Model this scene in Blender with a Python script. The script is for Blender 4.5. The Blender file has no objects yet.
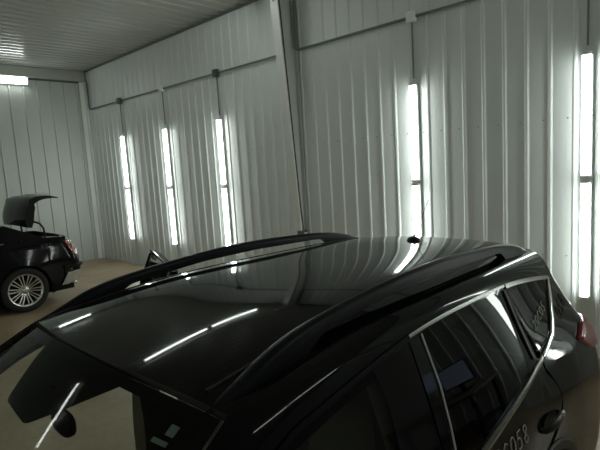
import bpy, math, random
import numpy as np
from mathutils import Vector, Matrix

random.seed(4)
SC = bpy.context.scene
COL = SC.collection
PI = math.pi

# ---------------------------------------------------------------- camera, world, exposure
CAM_H, PITCH, ROLL, YAW, FPX = 2.1228, 0.1240, -0.0607, 0.7708, 487.24
cam_d = bpy.data.cameras.new('camera')
cam_d.sensor_width = 36.0
cam_d.lens = 36.0 * FPX / 600.0
cam_d.clip_start = 0.02
cam = bpy.data.objects.new('camera', cam_d)
COL.objects.link(cam)
fw = Vector((-math.sin(YAW) * math.cos(PITCH), math.cos(YAW) * math.cos(PITCH), -math.sin(PITCH)))
rt0 = Vector((math.cos(YAW), math.sin(YAW), 0))
up0 = rt0.cross(fw)
rt = math.cos(ROLL) * rt0 + math.sin(ROLL) * up0
up = -math.sin(ROLL) * rt0 + math.cos(ROLL) * up0
cam.matrix_world = Matrix(((rt.x, up.x, -fw.x, 0), (rt.y, up.y, -fw.y, 0), (rt.z, up.z, -fw.z, CAM_H), (0, 0, 0, 1)))
SC.camera = cam

world = bpy.data.worlds.new('world')
SC.world = world
world.use_nodes = True
world.node_tree.nodes['Background'].inputs[0].default_value = (0.02, 0.021, 0.02, 1)
world.node_tree.nodes['Background'].inputs[1].default_value = 0.3

SC.view_settings.view_transform = 'Standard'
SC.view_settings.look = 'None'
SC.view_settings.gamma = 1.0
SC.view_settings.use_curve_mapping = False
SC.view_settings.exposure = -0.36
TUBE = 20.0            # radiance of the strip light lenses

# room, metres: camera stands at x=0, y=0
XL, XR, YB, YF, H = -12.55, 9.8, 5.446, -9.0, 4.746
CEIL_X = -5.85

# ---------------------------------------------------------------- materials
def new_mat(name):
    m = bpy.data.materials.new(name)
    m.use_nodes = True
    return m, m.node_tree.nodes, m.node_tree.links

def pbr(name, col, rough=0.5, metal=0.0, coat=0.0, spec=0.5, var=0.0, scale=6.0, bump=0.0, bscale=60.0, emit=None, es=0.0):
    m, n, l = new_mat(name)
    b = n['Principled BSDF']
    b.inputs['Base Color'].default_value = (*col, 1)
    b.inputs['Roughness'].default_value = rough
    b.inputs['Metallic'].default_value = metal
    b.inputs['Specular IOR Level'].default_value = spec
    if coat:
        b.inputs['Coat Weight'].default_value = coat
        b.inputs['Coat Roughness'].default_value = 0.02
    if emit:
        b.inputs['Emission Color'].default_value = (*emit, 1)
        b.inputs['Emission Strength'].default_value = es
    if var or bump:
        tc = n.new('ShaderNodeTexCoord')
    if var:
        no = n.new('ShaderNodeTexNoise')
        no.inputs['Scale'].default_value = scale
        no.inputs['Detail'].default_value = 5
        l.new(tc.outputs['Object'], no.inputs['Vector'])
        r = n.new('ShaderNodeValToRGB')
        r.color_ramp.elements[0].position = 0.3
        r.color_ramp.elements[1].position = 0.7
        r.color_ramp.elements[0].color = (*[c * (1 - var) for c in col], 1)
        r.color_ramp.elements[1].color = (*[min(1, c * (1 + var)) for c in col], 1)
        l.new(no.outputs['Fac'], r.inputs['Fac'])
        l.new(r.outputs['Color'], b.inputs['Base Color'])
    if bump:
        nb = n.new('ShaderNodeTexNoise')
        nb.inputs['Scale'].default_value = bscale
        nb.inputs['Detail'].default_value = 3
        l.new(tc.outputs['Object'], nb.inputs['Vector'])
        bp = n.new('ShaderNodeBump')
        bp.inputs['Strength'].default_value = bump
        bp.inputs['Distance'].default_value = 0.01
        l.new(nb.outputs['Fac'], bp.inputs['Height'])
        l.new(bp.outputs['Normal'], b.inputs['Normal'])
    return m

def glass_mat(name, tint, ior=1.32):
    m, n, l = new_mat(name)
    n.remove(n['Principled BSDF'])
    out = n['Material Output']
    tr = n.new('ShaderNodeBsdfTransparent'); tr.inputs[0].default_value = (*tint, 1)
    gl = n.new('ShaderNodeBsdfGlossy'); gl.inputs['Roughness'].default_value = 0.01
    fr = n.new('ShaderNodeFresnel'); fr.inputs['IOR'].default_value = ior
    mx = n.new('ShaderNodeMixShader')
    l.new(fr.outputs[0], mx.inputs[0]); l.new(tr.outputs[0], mx.inputs[1]); l.new(gl.outputs[0], mx.inputs[2])
    l.new(mx.outputs[0], out.inputs['Surface'])
    return m

def emit_mat(name, col, s):
    m, n, l = new_mat(name)
    n.remove(n['Principled BSDF'])
    e = n.new('ShaderNodeEmission')
    e.inputs[0].default_value = (*col, 1); e.inputs[1].default_value = s
    l.new(e.outputs[0], n['Material Output'].inputs['Surface'])
    return m

def floor_mat():
    m, n, l = new_mat('stained_concrete')
    b = n['Principled BSDF']
    tc = n.new('ShaderNodeTexCoord')
    n1 = n.new('ShaderNodeTexNoise'); n1.inputs['Scale'].default_value = 0.8; n1.inputs['Detail'].default_value = 8; n1.inputs['Roughness'].default_value = 0.65
    n2 = n.new('ShaderNodeTexNoise'); n2.inputs['Scale'].default_value = 14; n2.inputs['Detail'].default_value = 4
    l.new(tc.outputs['Object'], n1.inputs['Vector']); l.new(tc.outputs['Object'], n2.inputs['Vector'])
    r = n.new('ShaderNodeValToRGB')
    r.color_ramp.elements[0].position = 0.35; r.color_ramp.elements[1].position = 0.68
    r.color_ramp.elements[0].color = (0.34, 0.25, 0.15, 1); r.color_ramp.elements[1].color = (0.55, 0.43, 0.28, 1)
    l.new(n1.outputs['Fac'], r.inputs['Fac'])
    mx = n.new('ShaderNodeMixRGB'); mx.blend_type = 'MULTIPLY'; mx.inputs[0].default_value = 0.35
    l.new(r.outputs['Color'], mx.inputs[1]); l.new(n2.outputs['Fac'], mx.inputs[2])
    l.new(mx.outputs[0], b.inputs['Base Color'])
    b.inputs['Roughness'].default_value = 0.38
    bp = n.new('ShaderNodeBump'); bp.inputs['Strength'].default_value = 0.12; bp.inputs['Distance'].default_value = 0.01
    l.new(n2.outputs['Fac'], bp.inputs['Height']); l.new(bp.outputs['Normal'], b.inputs['Normal'])
    return m

def paint_mat(name, col, dust=0.0):
    m, n, l = new_mat(name)
    b = n['Principled BSDF']
    b.inputs['Base Color'].default_value = (*col, 1)
    b.inputs['Specular IOR Level'].default_value = 0.25
    tc = n.new('ShaderNodeTexCoord')
    no = n.new('ShaderNodeTexNoise'); no.inputs['Scale'].default_value = 9; no.inputs['Detail'].default_value = 6
    l.new(tc.outputs['Object'], no.inputs['Vector'])
    mr = n.new('ShaderNodeMapRange')
    mr.inputs[1].default_value = 0.3; mr.inputs[2].default_value = 0.75
    mr.inputs[3].default_value = 0.03; mr.inputs[4].default_value = 0.03 + dust
    l.new(no.outputs['Fac'], mr.inputs[0]); l.new(mr.outputs[0], b.inputs['Roughness'])
    return m

M = {
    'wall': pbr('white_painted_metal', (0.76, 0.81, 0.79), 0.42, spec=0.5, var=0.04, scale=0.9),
    'wall_side': pbr('dimmed_white_metal', (0.50, 0.535, 0.505), 0.40, var=0.05, scale=1.1),  # wall white darkened: the left wall's dimmer light put into its colour
    'ceil': pbr('dimmed_ceiling_metal', (0.40, 0.415, 0.375), 0.25, spec=0.5, var=0.04, scale=0.7),  # weak light on the ceiling put into the colour as a darker white
    'steel': pbr('darkened_grey_steel', (0.58, 0.60, 0.575), 0.45, var=0.05, scale=3),  # darkened so the column web looks shaded; plain grey parts share it
    'flange': pbr('lightened_white_steel', (0.86, 0.88, 0.85), 0.4, var=0.03, scale=3),  # lightened so the column flange looks lit from the front
    'floor': floor_mat(),
    'conduit': pbr('galvanised_conduit', (0.20, 0.215, 0.20), 0.5, metal=0.3),
    'boxgrey': pbr('dark_steel_box', (0.11, 0.12, 0.11), 0.5, metal=0.4),
    'boxwhite': pbr('pale_box', (0.93, 0.95, 0.93), 0.4),
    'housing': pbr('white_housing', (0.75, 0.77, 0.75), 0.4),
    'tube': emit_mat('lit_lens', (0.93, 1.0, 0.95), TUBE),
    'paint': paint_mat('black_car_paint', (0.0035, 0.004, 0.0045), 0.05),
    'paint2': paint_mat('black_sedan_paint', (0.004, 0.004, 0.0045), 0.04),
    'trim': pbr('black_plastic_trim', (0.006, 0.0065, 0.007), 0.42, spec=0.3),
    'gloss': pbr('gloss_black_trim', (0.004, 0.004, 0.005), 0.08, spec=0.28),
    'rail': pbr('satin_black_rail', (0.007, 0.0085, 0.010), 0.36, spec=0.2),
    'rubber': pbr('tyre_rubber', (0.012, 0.012, 0.012), 0.75, bump=0.2),
    'chrome': pbr('satin_chrome', (0.33, 0.34, 0.32), 0.25, metal=1.0),
    'bright': pbr('bright_chrome', (0.75, 0.76, 0.75), 0.1, metal=1.0),
    'alloy': pbr('polished_alloy', (0.62, 0.63, 0.6), 0.25, metal=0.9),
    'glass': glass_mat('windshield_glass', (0.80, 0.86, 0.81)),
    'privacy': glass_mat('privacy_glass', (0.05, 0.055, 0.055)),
    'tint': glass_mat('front_door_glass', (0.27, 0.29, 0.28)),
    'mirror': pbr('mirror_face', (0.8, 0.82, 0.82), 0.02, metal=1.0),
    'red': pbr('red_lens', (0.30, 0.004, 0.012), 0.18, coat=0.6),
    'clear': pbr('clear_lens', (0.55, 0.5, 0.46), 0.12, coat=0.6),
    'dark': pbr('dark_interior', (0.009, 0.009, 0.009), 0.75, spec=0.25, bump=0.15),
    'seat': pbr('beige_seat_cloth', (0.34, 0.31, 0.24), 0.8, bump=0.25, bscale=200),
    'beige': pbr('beige_plastic', (0.62, 0.57, 0.46), 0.55),
    'belt': pbr('seat_belt_web', (0.34, 0.32, 0.26), 0.7),
    'marker': pbr('white_paint_marker', (0.58, 0.56, 0.47), 0.7),
    'faint': pbr('worn_paint_marker', (0.13, 0.13, 0.115), 0.7),
    'paper': pbr('pale_paper', (0.42, 0.47, 0.46), 0.8),
    'screen': pbr('lit_screen', (0.02, 0.03, 0.05), 0.2, emit=(0.5, 0.6, 0.8), es=.55),
    'wood': pbr('worn_plywood_top', (0.16, 0.13, 0.09), 0.6, var=0.15, scale=5),
    'benchblue': pbr('blue_steel', (0.03, 0.04, 0.06), 0.45),
    'door': pbr('white_sectional_door', (0.5, 0.52, 0.49), 0.5, var=0.03, scale=2),
    'silver': pbr('silver_plate_and_reflection', (0.5, 0.51, 0.49), 0.3, metal=0.6),  # lid panel, and the painted floor reflection on the sedan bumper
}

# ---------------------------------------------------------------- mesh helpers
class MB:
    """collects shapes and links them as ONE mesh object"""
    def __init__(self):
        self.v, self.f, self.m, self.mats = [], [], [], []

    def mi(self, mat):
        if mat not in self.mats:
            self.mats.append(mat)
        return self.mats.index(mat)

    def add(self, vs, fs, mat):
        o = len(self.v); k = self.mi(mat)
        self.v += [tuple(float(c) for c in p) for p in vs]
        self.f += [tuple(i + o for i in f) for f in fs]
        self.m += [k] * len(fs)

    def grid(self, P, mat, flip=False, closed_u=False, closed_v=False):
        P = np.asarray(P, float); a, b = P.shape[:2]
        fs = []
        for i in range(a if closed_u else a - 1):
            for j in range(b if closed_v else b - 1):
                q = (i * b + j, ((i + 1) % a) * b + j, ((i + 1) % a) * b + (j + 1) % b, i * b + (j + 1) % b)
                fs.append(q[::-1] if flip else q)
        self.add(P.reshape(-1, 3), fs, mat)

    def panel(self, P, mat, out, thick=0.012):
        """a sheet-metal panel: the face plus a turned-in rim; out = a point direction that is outside"""
        P = np.asarray(P, float)
        du = np.gradient(P, axis=0); dv = np.gradient(P, axis=1)
        N = np.cross(du, dv); N /= np.maximum(np.linalg.norm(N, axis=2, keepdims=True), 1e-9)
        s = np.sign((N * np.asarray(out, float)).sum(axis=2).mean()) or 1
        self.grid(P, mat, flip=(s < 0))
        Q = P - s * N * thick
        for a, b in ((P[0], Q[0]), (P[-1], Q[-1]), (P[:, 0], Q[:, 0]), (P[:, -1], Q[:, -1])):
            self.grid(np.stack([a, b]), mat)
        return self

    def box(self, x0, y0, z0, x1, y1, z1, mat, bev=0.0):
        if bev <= 0:
            vs = [(x, y, z) for x in (x0, x1) for y in (y0, y1) for z in (z0, z1)]
            fs = [(0, 1, 3, 2), (4, 6, 7, 5), (0, 4, 5, 1), (2, 3, 7, 6), (0, 2, 6, 4), (1, 5, 7, 3)]
            self.add(vs, fs, mat); return self
        b = min(bev, (x1 - x0) / 2.01, (y1 - y0) / 2.01, (z1 - z0) / 2.01)
        rings = []
        for z, k in ((z0, b), (z0 + b * 0.3, b * 0.3), (z0 + b, 0), (z1 - b, 0), (z1 - b * 0.3, b * 0.3), (z1, b)):
            X0, X1, Y0, Y1 = x0 + k, x1 - k, y0 + k, y1 - k
            c = b - k * 0.99
            c = max(c, b * 0.3)
            rings.append([(X0 + c, Y0, z), (X1 - c, Y0, z), (X1 - c * .3, Y0 + c * .3, z), (X1, Y0 + c, z), (X1, Y1 - c, z),
                          (X1 - c * .3, Y1 - c * .3, z), (X1 - c, Y1, z), (X0 + c, Y1, z), (X0 + c * .3, Y1 - c * .3, z),
                          (X0, Y1 - c, z), (X0, Y0 + c, z), (X0 + c * .3, Y0 + c * .3, z)])
        n = 12; fs = []
        for i in range(5):
            for j in range(n):
                fs.append((i * n + j, i * n + (j + 1) % n, (i + 1) * n + (j + 1) % n, (i + 1) * n + j))
        fs.append(tuple(range(n))[::-1]); fs.append(tuple(5 * n + j for j in range(n)))
        self.add([p for r in rings for p in r], fs, mat)
        return self

    def tube(self, path, r, mat, n=8, caps=True, flat=None):
        path = [Vector(p) for p in path]
        rs = r if hasattr(r, '__len__') else [r] * len(path)
        rings = []; prev = None
        for i, p in enumerate(path):
            t = (path[min(i + 1, len(path) - 1)] - path[max(i - 1, 0)]).normalized()
            if prev is None:
                a = t.orthogonal().normalized()
            else:
                a = (prev - t * prev.dot(t)).normalized()
            prev = a; b = t.cross(a)
            rings.append([p + rs[i] * (math.cos(2 * PI * k / n) * a + math.sin(2 * PI * k / n) * b) for k in range(n)])
        fs = []
        for i in range(len(path) - 1):
            for k in range(n):
                fs.append((i * n + k, i * n + (k + 1) % n, (i + 1) * n + (k + 1) % n, (i + 1) * n + k))
        if caps:
            fs.append(tuple(range(n))[::-1]); fs.append(tuple((len(path) - 1) * n + k for k in range(n)))
        self.add([tuple(p) for r_ in rings for p in r_], fs, mat)
        return self

    def lathe(self, prof, origin, axis, mat, n=40, closed=False):
        """prof = list of (radius, along axis)"""
        ax = Vector(axis).normalized(); a = ax.orthogonal().normalized(); b = ax.cross(a); o = Vector(origin)
        P = [[o + ax * h + r * (math.cos(2 * PI * k / n) * a + math.sin(2 * PI * k / n) * b) for k in range(n)] for r, h in prof]
        self.grid([[tuple(q) for q in row] for row in P], mat, closed_v=True, closed_u=closed)
        return self

    def ellipsoid(self, c, r, mat, n=16, m=10, p=2.0):
        """super-ellipsoid; p > 2 gets boxier"""
        def f(x): return math.copysign(abs(x) ** (2.0 / p), x)
        P = []
        for i in range(m + 1):
            t = -PI / 2 + PI * i / m
            P.append([(c[0] + r[0] * f(math.cos(t)) * f(math.cos(2 * PI * k / n)),
                       c[1] + r[1] * f(math.cos(t)) * f(math.sin(2 * PI * k / n)),
                       c[2] + r[2] * f(math.sin(t))) for k in range(n)])
        self.grid(P, mat, closed_v=True)
        return self

    def xform(self, mat4, start=0):
        for i in range(start, len(self.v)):
            self.v[i] = tuple(mat4 @ Vector(self.v[i]))
        return self

    def build(self, name, parent=None, smooth=True, angle=38, weld=False, label=None, kind=None):
        me = bpy.data.meshes.new(name)
        me.from_pydata(self.v, [], self.f)
        for k in self.mats:
            me.materials.append(M[k])
        me.polygons.foreach_set('material_index', self.m)
        if weld:
            import bmesh
            bm = bmesh.new(); bm.from_mesh(me)
            bmesh.ops.remove_doubles(bm, verts=bm.verts, dist=0.0006)
            bm.to_mesh(me); bm.free()
        if smooth:
            me.shade_smooth()
            me.set_sharp_from_angle(angle=math.radians(angle))
        me.update()
        o = bpy.data.objects.new(name, me)
        COL.objects.link(o)
        if parent is not None:
            o.parent = parent
        if label: o['label'] = label
        if kind: o['kind'] = kind
        return o

def tag(o, label, cat, group=None):
    o['label'] = label; o['category'] = cat
    if group: o['group'] = group
    return o

def thing(name, label, cat, loc=(0, 0, 0), rot=(0, 0, 0), group=None):
    o = bpy.data.objects.new(name, None)
    o.empty_display_size = 0.2
    COL.objects.link(o)
    o.location = loc; o.rotation_euler = rot
    return tag(o, label, cat, group)

def dup(root, loc, rot, label, group=None):
    r = root.copy(); COL.objects.link(r)
    r.location = loc; r.rotation_euler = rot
    r['label'] = label
    if group: r['group'] = group
    for ch in list(root.children):
        c = ch.copy(); COL.objects.link(c); c.parent = r
        for g in list(ch.children):
            d = g.copy(); COL.objects.link(d); d.parent = c
    return r

def spline(xs, ys):
    """natural cubic spline through the points, linear outside"""
    xs = np.asarray(xs, float); ys = np.asarray(ys, float); n = len(xs)
    h = np.diff(xs); A = np.zeros((n, n)); r = np.zeros(n); A[0, 0] = A[-1, -1] = 1
    for i in range(1, n - 1):
        A[i, i - 1] = h[i - 1]; A[i, i] = 2 * (h[i - 1] + h[i]); A[i, i + 1] = h[i]
        r[i] = 6 * ((ys[i + 1] - ys[i]) / h[i] - (ys[i] - ys[i - 1]) / h[i - 1])
    m = np.linalg.solve(A, r)
    def f(x):
        x = float(x)
        if x <= xs[0]:
            s = (ys[1] - ys[0]) / h[0] - h[0] * (2 * m[0] + m[1]) / 6
            return float(ys[0] + s * (x - xs[0]))
        if x >= xs[-1]:
            s = (ys[-1] - ys[-2]) / h[-1] + h[-1] * (m[-2] + 2 * m[-1]) / 6
            return float(ys[-1] + s * (x - xs[-1]))
        i = int(np.searchsorted(xs, x)) - 1; i = max(0, min(n - 2, i))
        a = xs[i + 1] - x; b = x - xs[i]
        return float(m[i] * a ** 3 / (6 * h[i]) + m[i + 1] * b ** 3 / (6 * h[i]) + (ys[i] / h[i] - m[i] * h[i] / 6) * a + (ys[i + 1] / h[i] - m[i + 1] * h[i] / 6) * b)
    return f

def lin(xs, ys):
    return lambda x: float(np.interp(x, xs, ys))

def resample(poly, n):
    P = np.asarray(poly, float)
    s = np.concatenate([[0], np.cumsum(np.linalg.norm(np.diff(P, axis=0), axis=1))]); s /= s[-1]
    t = np.linspace(0, 1, n)
    return np.stack([np.interp(t, s, P[:, k]) for k in range(P.shape[1])], axis=1)

def coons(bot, top, left, right, n, m):
    """bot/top run left->right, left/right run bottom->top, all in 2D"""
    B, T, L, R = resample(bot, n), resample(top, n), resample(left, m), resample(right, m)
    u = np.linspace(0, 1, n)[:, None, None]; v = np.linspace(0, 1, m)[None, :, None]
    return ((1 - v) * B[:, None] + v * T[:, None] + (1 - u) * L[None] + u * R[None]
            - ((1 - u) * (1 - v) * B[0] + u * (1 - v) * B[-1] + (1 - u) * v * T[0] + u * v * T[-1]))

def on(S, G, sgn=1, off=0.0):
    """map a grid of (w, z) onto a body side surface, moved outwards by off"""
    return np.array([[S(p[0], p[1], sgn, off) for p in row] for row in G])

def offset_poly(poly, d):
    """closed polygon moved inwards by d"""
    P = np.asarray(poly, float); n = len(P)
    area = 0.5 * sum(P[i][0] * P[(i + 1) % n][1] - P[(i + 1) % n][0] * P[i][1] for i in range(n))
    sg = 1 if area > 0 else -1
    out = []
    for i in range(n):
        e1 = P[i] - P[i - 1]; e2 = P[(i + 1) % n] - P[i]
        e1 /= np.linalg.norm(e1) + 1e-9; e2 /= np.linalg.norm(e2) + 1e-9
        n1 = sg * np.array([-e1[1], e1[0]]); n2 = sg * np.array([-e2[1], e2[0]])
        b = n1 + n2; k = max(0.35, 1 + n1 @ n2)
        out.append(P[i] + d * b / k)
    return np.array(out)

def densify(poly, step=0.03, closed=True):
    P = [np.asarray(p, float) for p in poly]; out = []
    rng = range(len(P)) if closed else range(len(P) - 1)
    for i in rng:
        a, b = P[i], P[(i + 1) % len(P)]
        k = max(1, int(np.linalg.norm(b - a) / step))
        out += [a + (b - a) * j / k for j in range(k)]
    if not closed: out.append(P[-1])
    return out

def round_poly(poly, r, n=5):
    """round the corners of a closed polygon"""
    P = [np.asarray(p, float) for p in poly]; out = []
    for i in range(len(P)):
        a, b, c = P[i - 1], P[i], P[(i + 1) % len(P)]
        d1 = np.linalg.norm(a - b); d2 = np.linalg.norm(c - b); k = min(r, d1 * 0.45, d2 * 0.45)
        p = b + (a - b) / d1 * k; q = b + (c - b) / d2 * k
        for j in range(n + 1):
            t = j / n
            out.append((1 - t) ** 2 * p + 2 * t * (1 - t) * b + t * t * q)
    return out

# stroke lettering -------------------------------------------------
GLYPH = {
    '0': [[(.5, 1), (.2, .9), (.05, .5), (.2, .1), (.45, 0), (.7, .15), (.85, .55), (.7, .9), (.5, 1)]],
    '2': [[(.08, .78), (.25, .97), (.6, .95), (.72, .7), (.45, .35), (.05, 0), (.8, .05)]],
    'C': [[(.8, .85), (.5, 1), (.2, .8), (.08, .45), (.25, .08), (.55, 0), (.82, .15)]],
    'X': [[(.1, 1), (.8, 0)], [(.85, 1), (.05, 0)]],
    '5': [[(.8, 1), (.25, .97), (.18, .58), (.5, .62), (.75, .4), (.62, .08), (.3, 0), (.08, .12)]],
    '8': [[(.45, .52), (.2, .72), (.3, .97), (.6, 1), (.75, .78), (.45, .52), (.12, .28), (.25, .03), (.6, 0), (.78, .22), (.45, .52)]],
    '7': [[(.08, 1), (.8, .97), (.3, 0)]],
}

def writing(S, text, w0, z0, w1, z1, h, lean=0.0, r=0.004, sgn=1, off=0.004, mat='marker'):
    """hand lettering from (w0, z0) to (w1, z1) along the baseline, drawn as raised paint strokes"""
    mb = MB(); n = len(text)
    d = np.array([w1 - w0, z1 - z0]); L = np.linalg.norm(d); e = d / L
    nrm = np.array([e[1], -e[0]]) if e[0] < 0 else np.array([-e[1], e[0]])
    if nrm[1] < 0: nrm = -nrm
    cw = L / n
    for i, ch in enumerate(text):
        for st in GLYPH[ch]:
            pts = []
            for x, y in densify(st, 0.12, closed=False):
                p = np.array([w0, z0]) + e * (cw * (i + 0.85 * x) + lean * y * h) + nrm * y * h
                pts.append(S(p[0], p[1], sgn, off))
            mb.tube(pts, r, mat, n=5)
    return mb

# ---------------------------------------------------------------- the room
def ribbed(axis0, axis1, along, lo, hi, base, depth_dir, pitch=0.2286, h=0.010):
    """profile points of a ribbed sheet from axis0 to axis1: (coordinate, height)"""
    pts = []
    x = axis0
    k = 0
    while x < axis1:
        pts += [(x, 0), (x + .6 * pitch, 0), (x + .6 * pitch + .016, h), (x + .6 * pitch + .034, h), (x + .6 * pitch + .050, 0)]
        x += pitch
    pts.append((axis1, 0))
    return [p for p in pts if p[0] <= axis1]

def wall_mesh(name, fixed, a0, a1, z0, z1, axis, inward, mat='wall', screws=None, pitch=.2286, h=.012):
    mb = MB()
    pr = ribbed(a0, a1, None, None, None, None, None, pitch, h)
    front = []
    for a, h in pr:
        p = fixed + inward * h
        front.append([(a, p, z0), (a, p, z1)] if axis == 'x' else [(p, a, z0), (p, a, z1)])
    mb.grid(front, mat, flip=(axis == 'x') == (inward > 0))
    b = fixed - inward * 0.10; f = fixed - inward * 0.002
    if axis == 'x': mb.box(a0, min(b, f), z0, a1, max(b, f), z1, mat)
    else: mb.box(min(b, f), a0, z0, max(b, f), a1, z1, mat)
    if screws:
        for zz in screws:
            x = a0 + 0.165
            while x < a1:
                c = fixed
                q = (x - 0.07, fixed, zz) if axis == 'x' else (fixed + inward * 0.002, x - 0.07, zz)
                mb.lathe([(0.0, 0.007), (0.006, 0.006), (0.0085, 0.0)], q, (0, inward, 0) if axis == 'x' else (inward, 0, 0), 'conduit', n=6)
                x += 0.2286
    o = mb.build(name, smooth=False)
    o['kind'] = 'structure'
    return o

mb = MB(); mb.box(XL - 0.1, YF - 0.1, -0.12, XR + 0.1, YB + 0.1, 0.0, 'floor')
mb.build('floor', smooth=False)['kind'] = 'structure'
wall_mesh('wall_back', YB, XL, XR, 0, H, 'x', -1, screws=(1.02, 2.42))
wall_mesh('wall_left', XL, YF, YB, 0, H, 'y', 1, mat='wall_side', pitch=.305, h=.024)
wall_mesh('wall_right', XR, YF, YB, 0, H, 'y', -1)
wall_mesh('wall_front', YF, XL, XR, 0, H, 'x', 1)
mb = MB()
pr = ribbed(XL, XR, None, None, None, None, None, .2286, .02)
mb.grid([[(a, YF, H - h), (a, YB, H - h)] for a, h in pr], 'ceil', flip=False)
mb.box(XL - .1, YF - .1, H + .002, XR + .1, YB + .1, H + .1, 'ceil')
mb.build('ceiling', smooth=False)['kind'] = 'structure'

# trims: header band at the top of the left wall, corner flashing, dark closure along the back wall's top
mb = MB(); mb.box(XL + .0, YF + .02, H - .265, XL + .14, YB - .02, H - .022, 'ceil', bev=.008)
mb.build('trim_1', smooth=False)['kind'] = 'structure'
mb = MB(); mb.box(XL + .02, YB - .15, 0, XL + .045, YB - .02, H - .27, 'flange'); mb.box(XL + .02, YB - .05, 0, XL + .15, YB - .022, H - .27, 'flange')
mb.build('trim_2', smooth=False)['kind'] = 'structure'
mb = MB(); mb.box(XL + .15, YB - .045, H - .05, XR - .02, YB - .02, H - .02, 'conduit')
mb.build('trim_3', smooth=False)['kind'] = 'structure'
mb = MB(); mb.box(XL + .021, YF + .1, H - .30, XL + .05, YB - .16, H - .267, 'boxgrey')
mb.build('trim_4', smooth=False)['kind'] = 'structure'

# sectional overhead doors in the wall the cars face
for i, xc in enumerate((-9.3, -1.5, 6.0)):
    mb = MB()
    n = 6
    for k in range(n):
        z0 = 0.02 + k * 0.6
        mb.box(xc - 1.75, YF + .021, z0, xc + 1.75, YF + .075, z0 + .585, 'door', bev=.008)
    d = mb.build('door_%d' % (i + 1), smooth=False); d['kind'] = 'structure'
    mb = MB()
    for a in (-1.86, 1.76):
        mb.box(xc + a, YF + .021, 0.0, xc + a + .10, YF + .11, 3.7, 'steel')
    mb.box(xc - 1.86, YF + .021, 3.64, xc + 1.86, YF + .11, 3.78, 'steel')
    mb.build('door_frame', parent=d, smooth=False)

# tapered steel columns against the back wall
def column(x, label):
    t = thing('steel_column', label, 'column', (x, YB, 0), group=None)
    yf = lambda z: -(0.10 + 0.295 * (z / 4.6) ** 1.0)
    zs = [0.0, 1.0, 2.0, 3.0, 4.0, H - .05]
    mb = MB()
    hw = 0.072
    # inner flange
    P = [[(-hw, yf(z), z), (hw, yf(z), z)] for z in zs]
    Q = [[(-hw, yf(z) + .014, z), (hw, yf(z) + .014, z)] for z in zs]
    mb.grid(P, 'flange'); mb.grid(Q, 'flange', flip=True)
    for j in (0, 1): mb.grid([[P[i][j], Q[i][j]] for i in range(len(zs))], 'flange')
    mb.build('inner_flange', parent=t, smooth=False, label='inner flange, lightened as if front-lit')
    mb = MB()
    for s in (-1, 1):
        mb.grid([[(s * .006, yf(z) + .014, z), (s * .006, -.022, z)] for z in zs], 'steel', flip=(s > 0))
    mb.build('web', parent=t, smooth=False)
    mb = MB(); mb.box(-hw, -.034, 0, hw, -.021, H - .05, 'steel')
    mb.build('outer_flange', parent=t, smooth=False)
    mb = MB(); mb.box(-.15, yf(0) - .03, 0.0, .15, -.021, .02, 'steel')
    mb.build('base_plate', parent=t, smooth=False)
    if x < 0:
        mb = MB(); mb.tube([(.02, yf(4.62) + .095, 4.62), (.02, yf(3.0) + .095, 3.0), (.02, yf(1.6) + .09, 1.6), (.045, yf(1.13) + .075, 1.13)], .009, 'boxgrey', n=6)
        mb.build('cable', parent=t, label='dark cable clipped to the web')
    mb = MB()
    mb.box(-.095, -.62, H - .10, .095, -.03, H - .022, 'steel', bev=.004); mb.add([(-.008, -.62, H - .10), (-.008, -.40, H - .32), (-.008, -.1, H - .10), (.008, -.62, H - .10), (.008, -.40, H - .32), (.008, -.1, H - .10)], [(0, 1, 2), (5, 4, 3), (0, 3, 4, 1), (1, 4, 5, 2)], 'steel')
    mb.build('haunch', parent=t, smooth=False)
    return t
column(-5.17, 'tapered pale steel column standing against the back wall behind the roof rail')
column(2.4, 'tapered pale steel column on the back wall to the right of all visible lights')

# conduits, boxes
def pipe(name, pts, label, r=0.017, cat='conduit', group=None, mat='conduit'):
    mb = MB()
    # sweep corners softly
    P = [Vector(p) for p in pts]; out = [P[0]]
    for i in range(1, len(P) - 1):
        a, b, c = P[i - 1], P[i], P[i + 1]
        k = min(0.07, (a - b).length * .45, (c - b).length * .45)
        p = b + (a - b).normalized() * k; q = b + (c - b).normalized() * k
        for j in range(6):
            t = j / 5; out.append((1 - t) ** 2 * p + 2 * t * (1 - t) * b + t * t * q)
    out.append(P[-1])
    mb.tube(out, r, mat, n=8)
    # straps
    return tag(mb.build(name), label, cat, group)

YC = YB - 0.042
ZC = 3.787
mb = MB(); mb.box(-5.19, 5.27, .98, -5.07, 5.39, 1.12, 'boxgrey', bev=.012)
ob = mb.build('outlet_box'); tag(ob, 'small grey outlet box low on the column just above the far roof rail', 'outlet box')
mb = MB(); mb.box(-5.07, 5.30, 1.01, -5.06, 5.36, 1.09, 'steel', bev=.003); mb.build('cover_plate', parent=ob)

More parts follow.
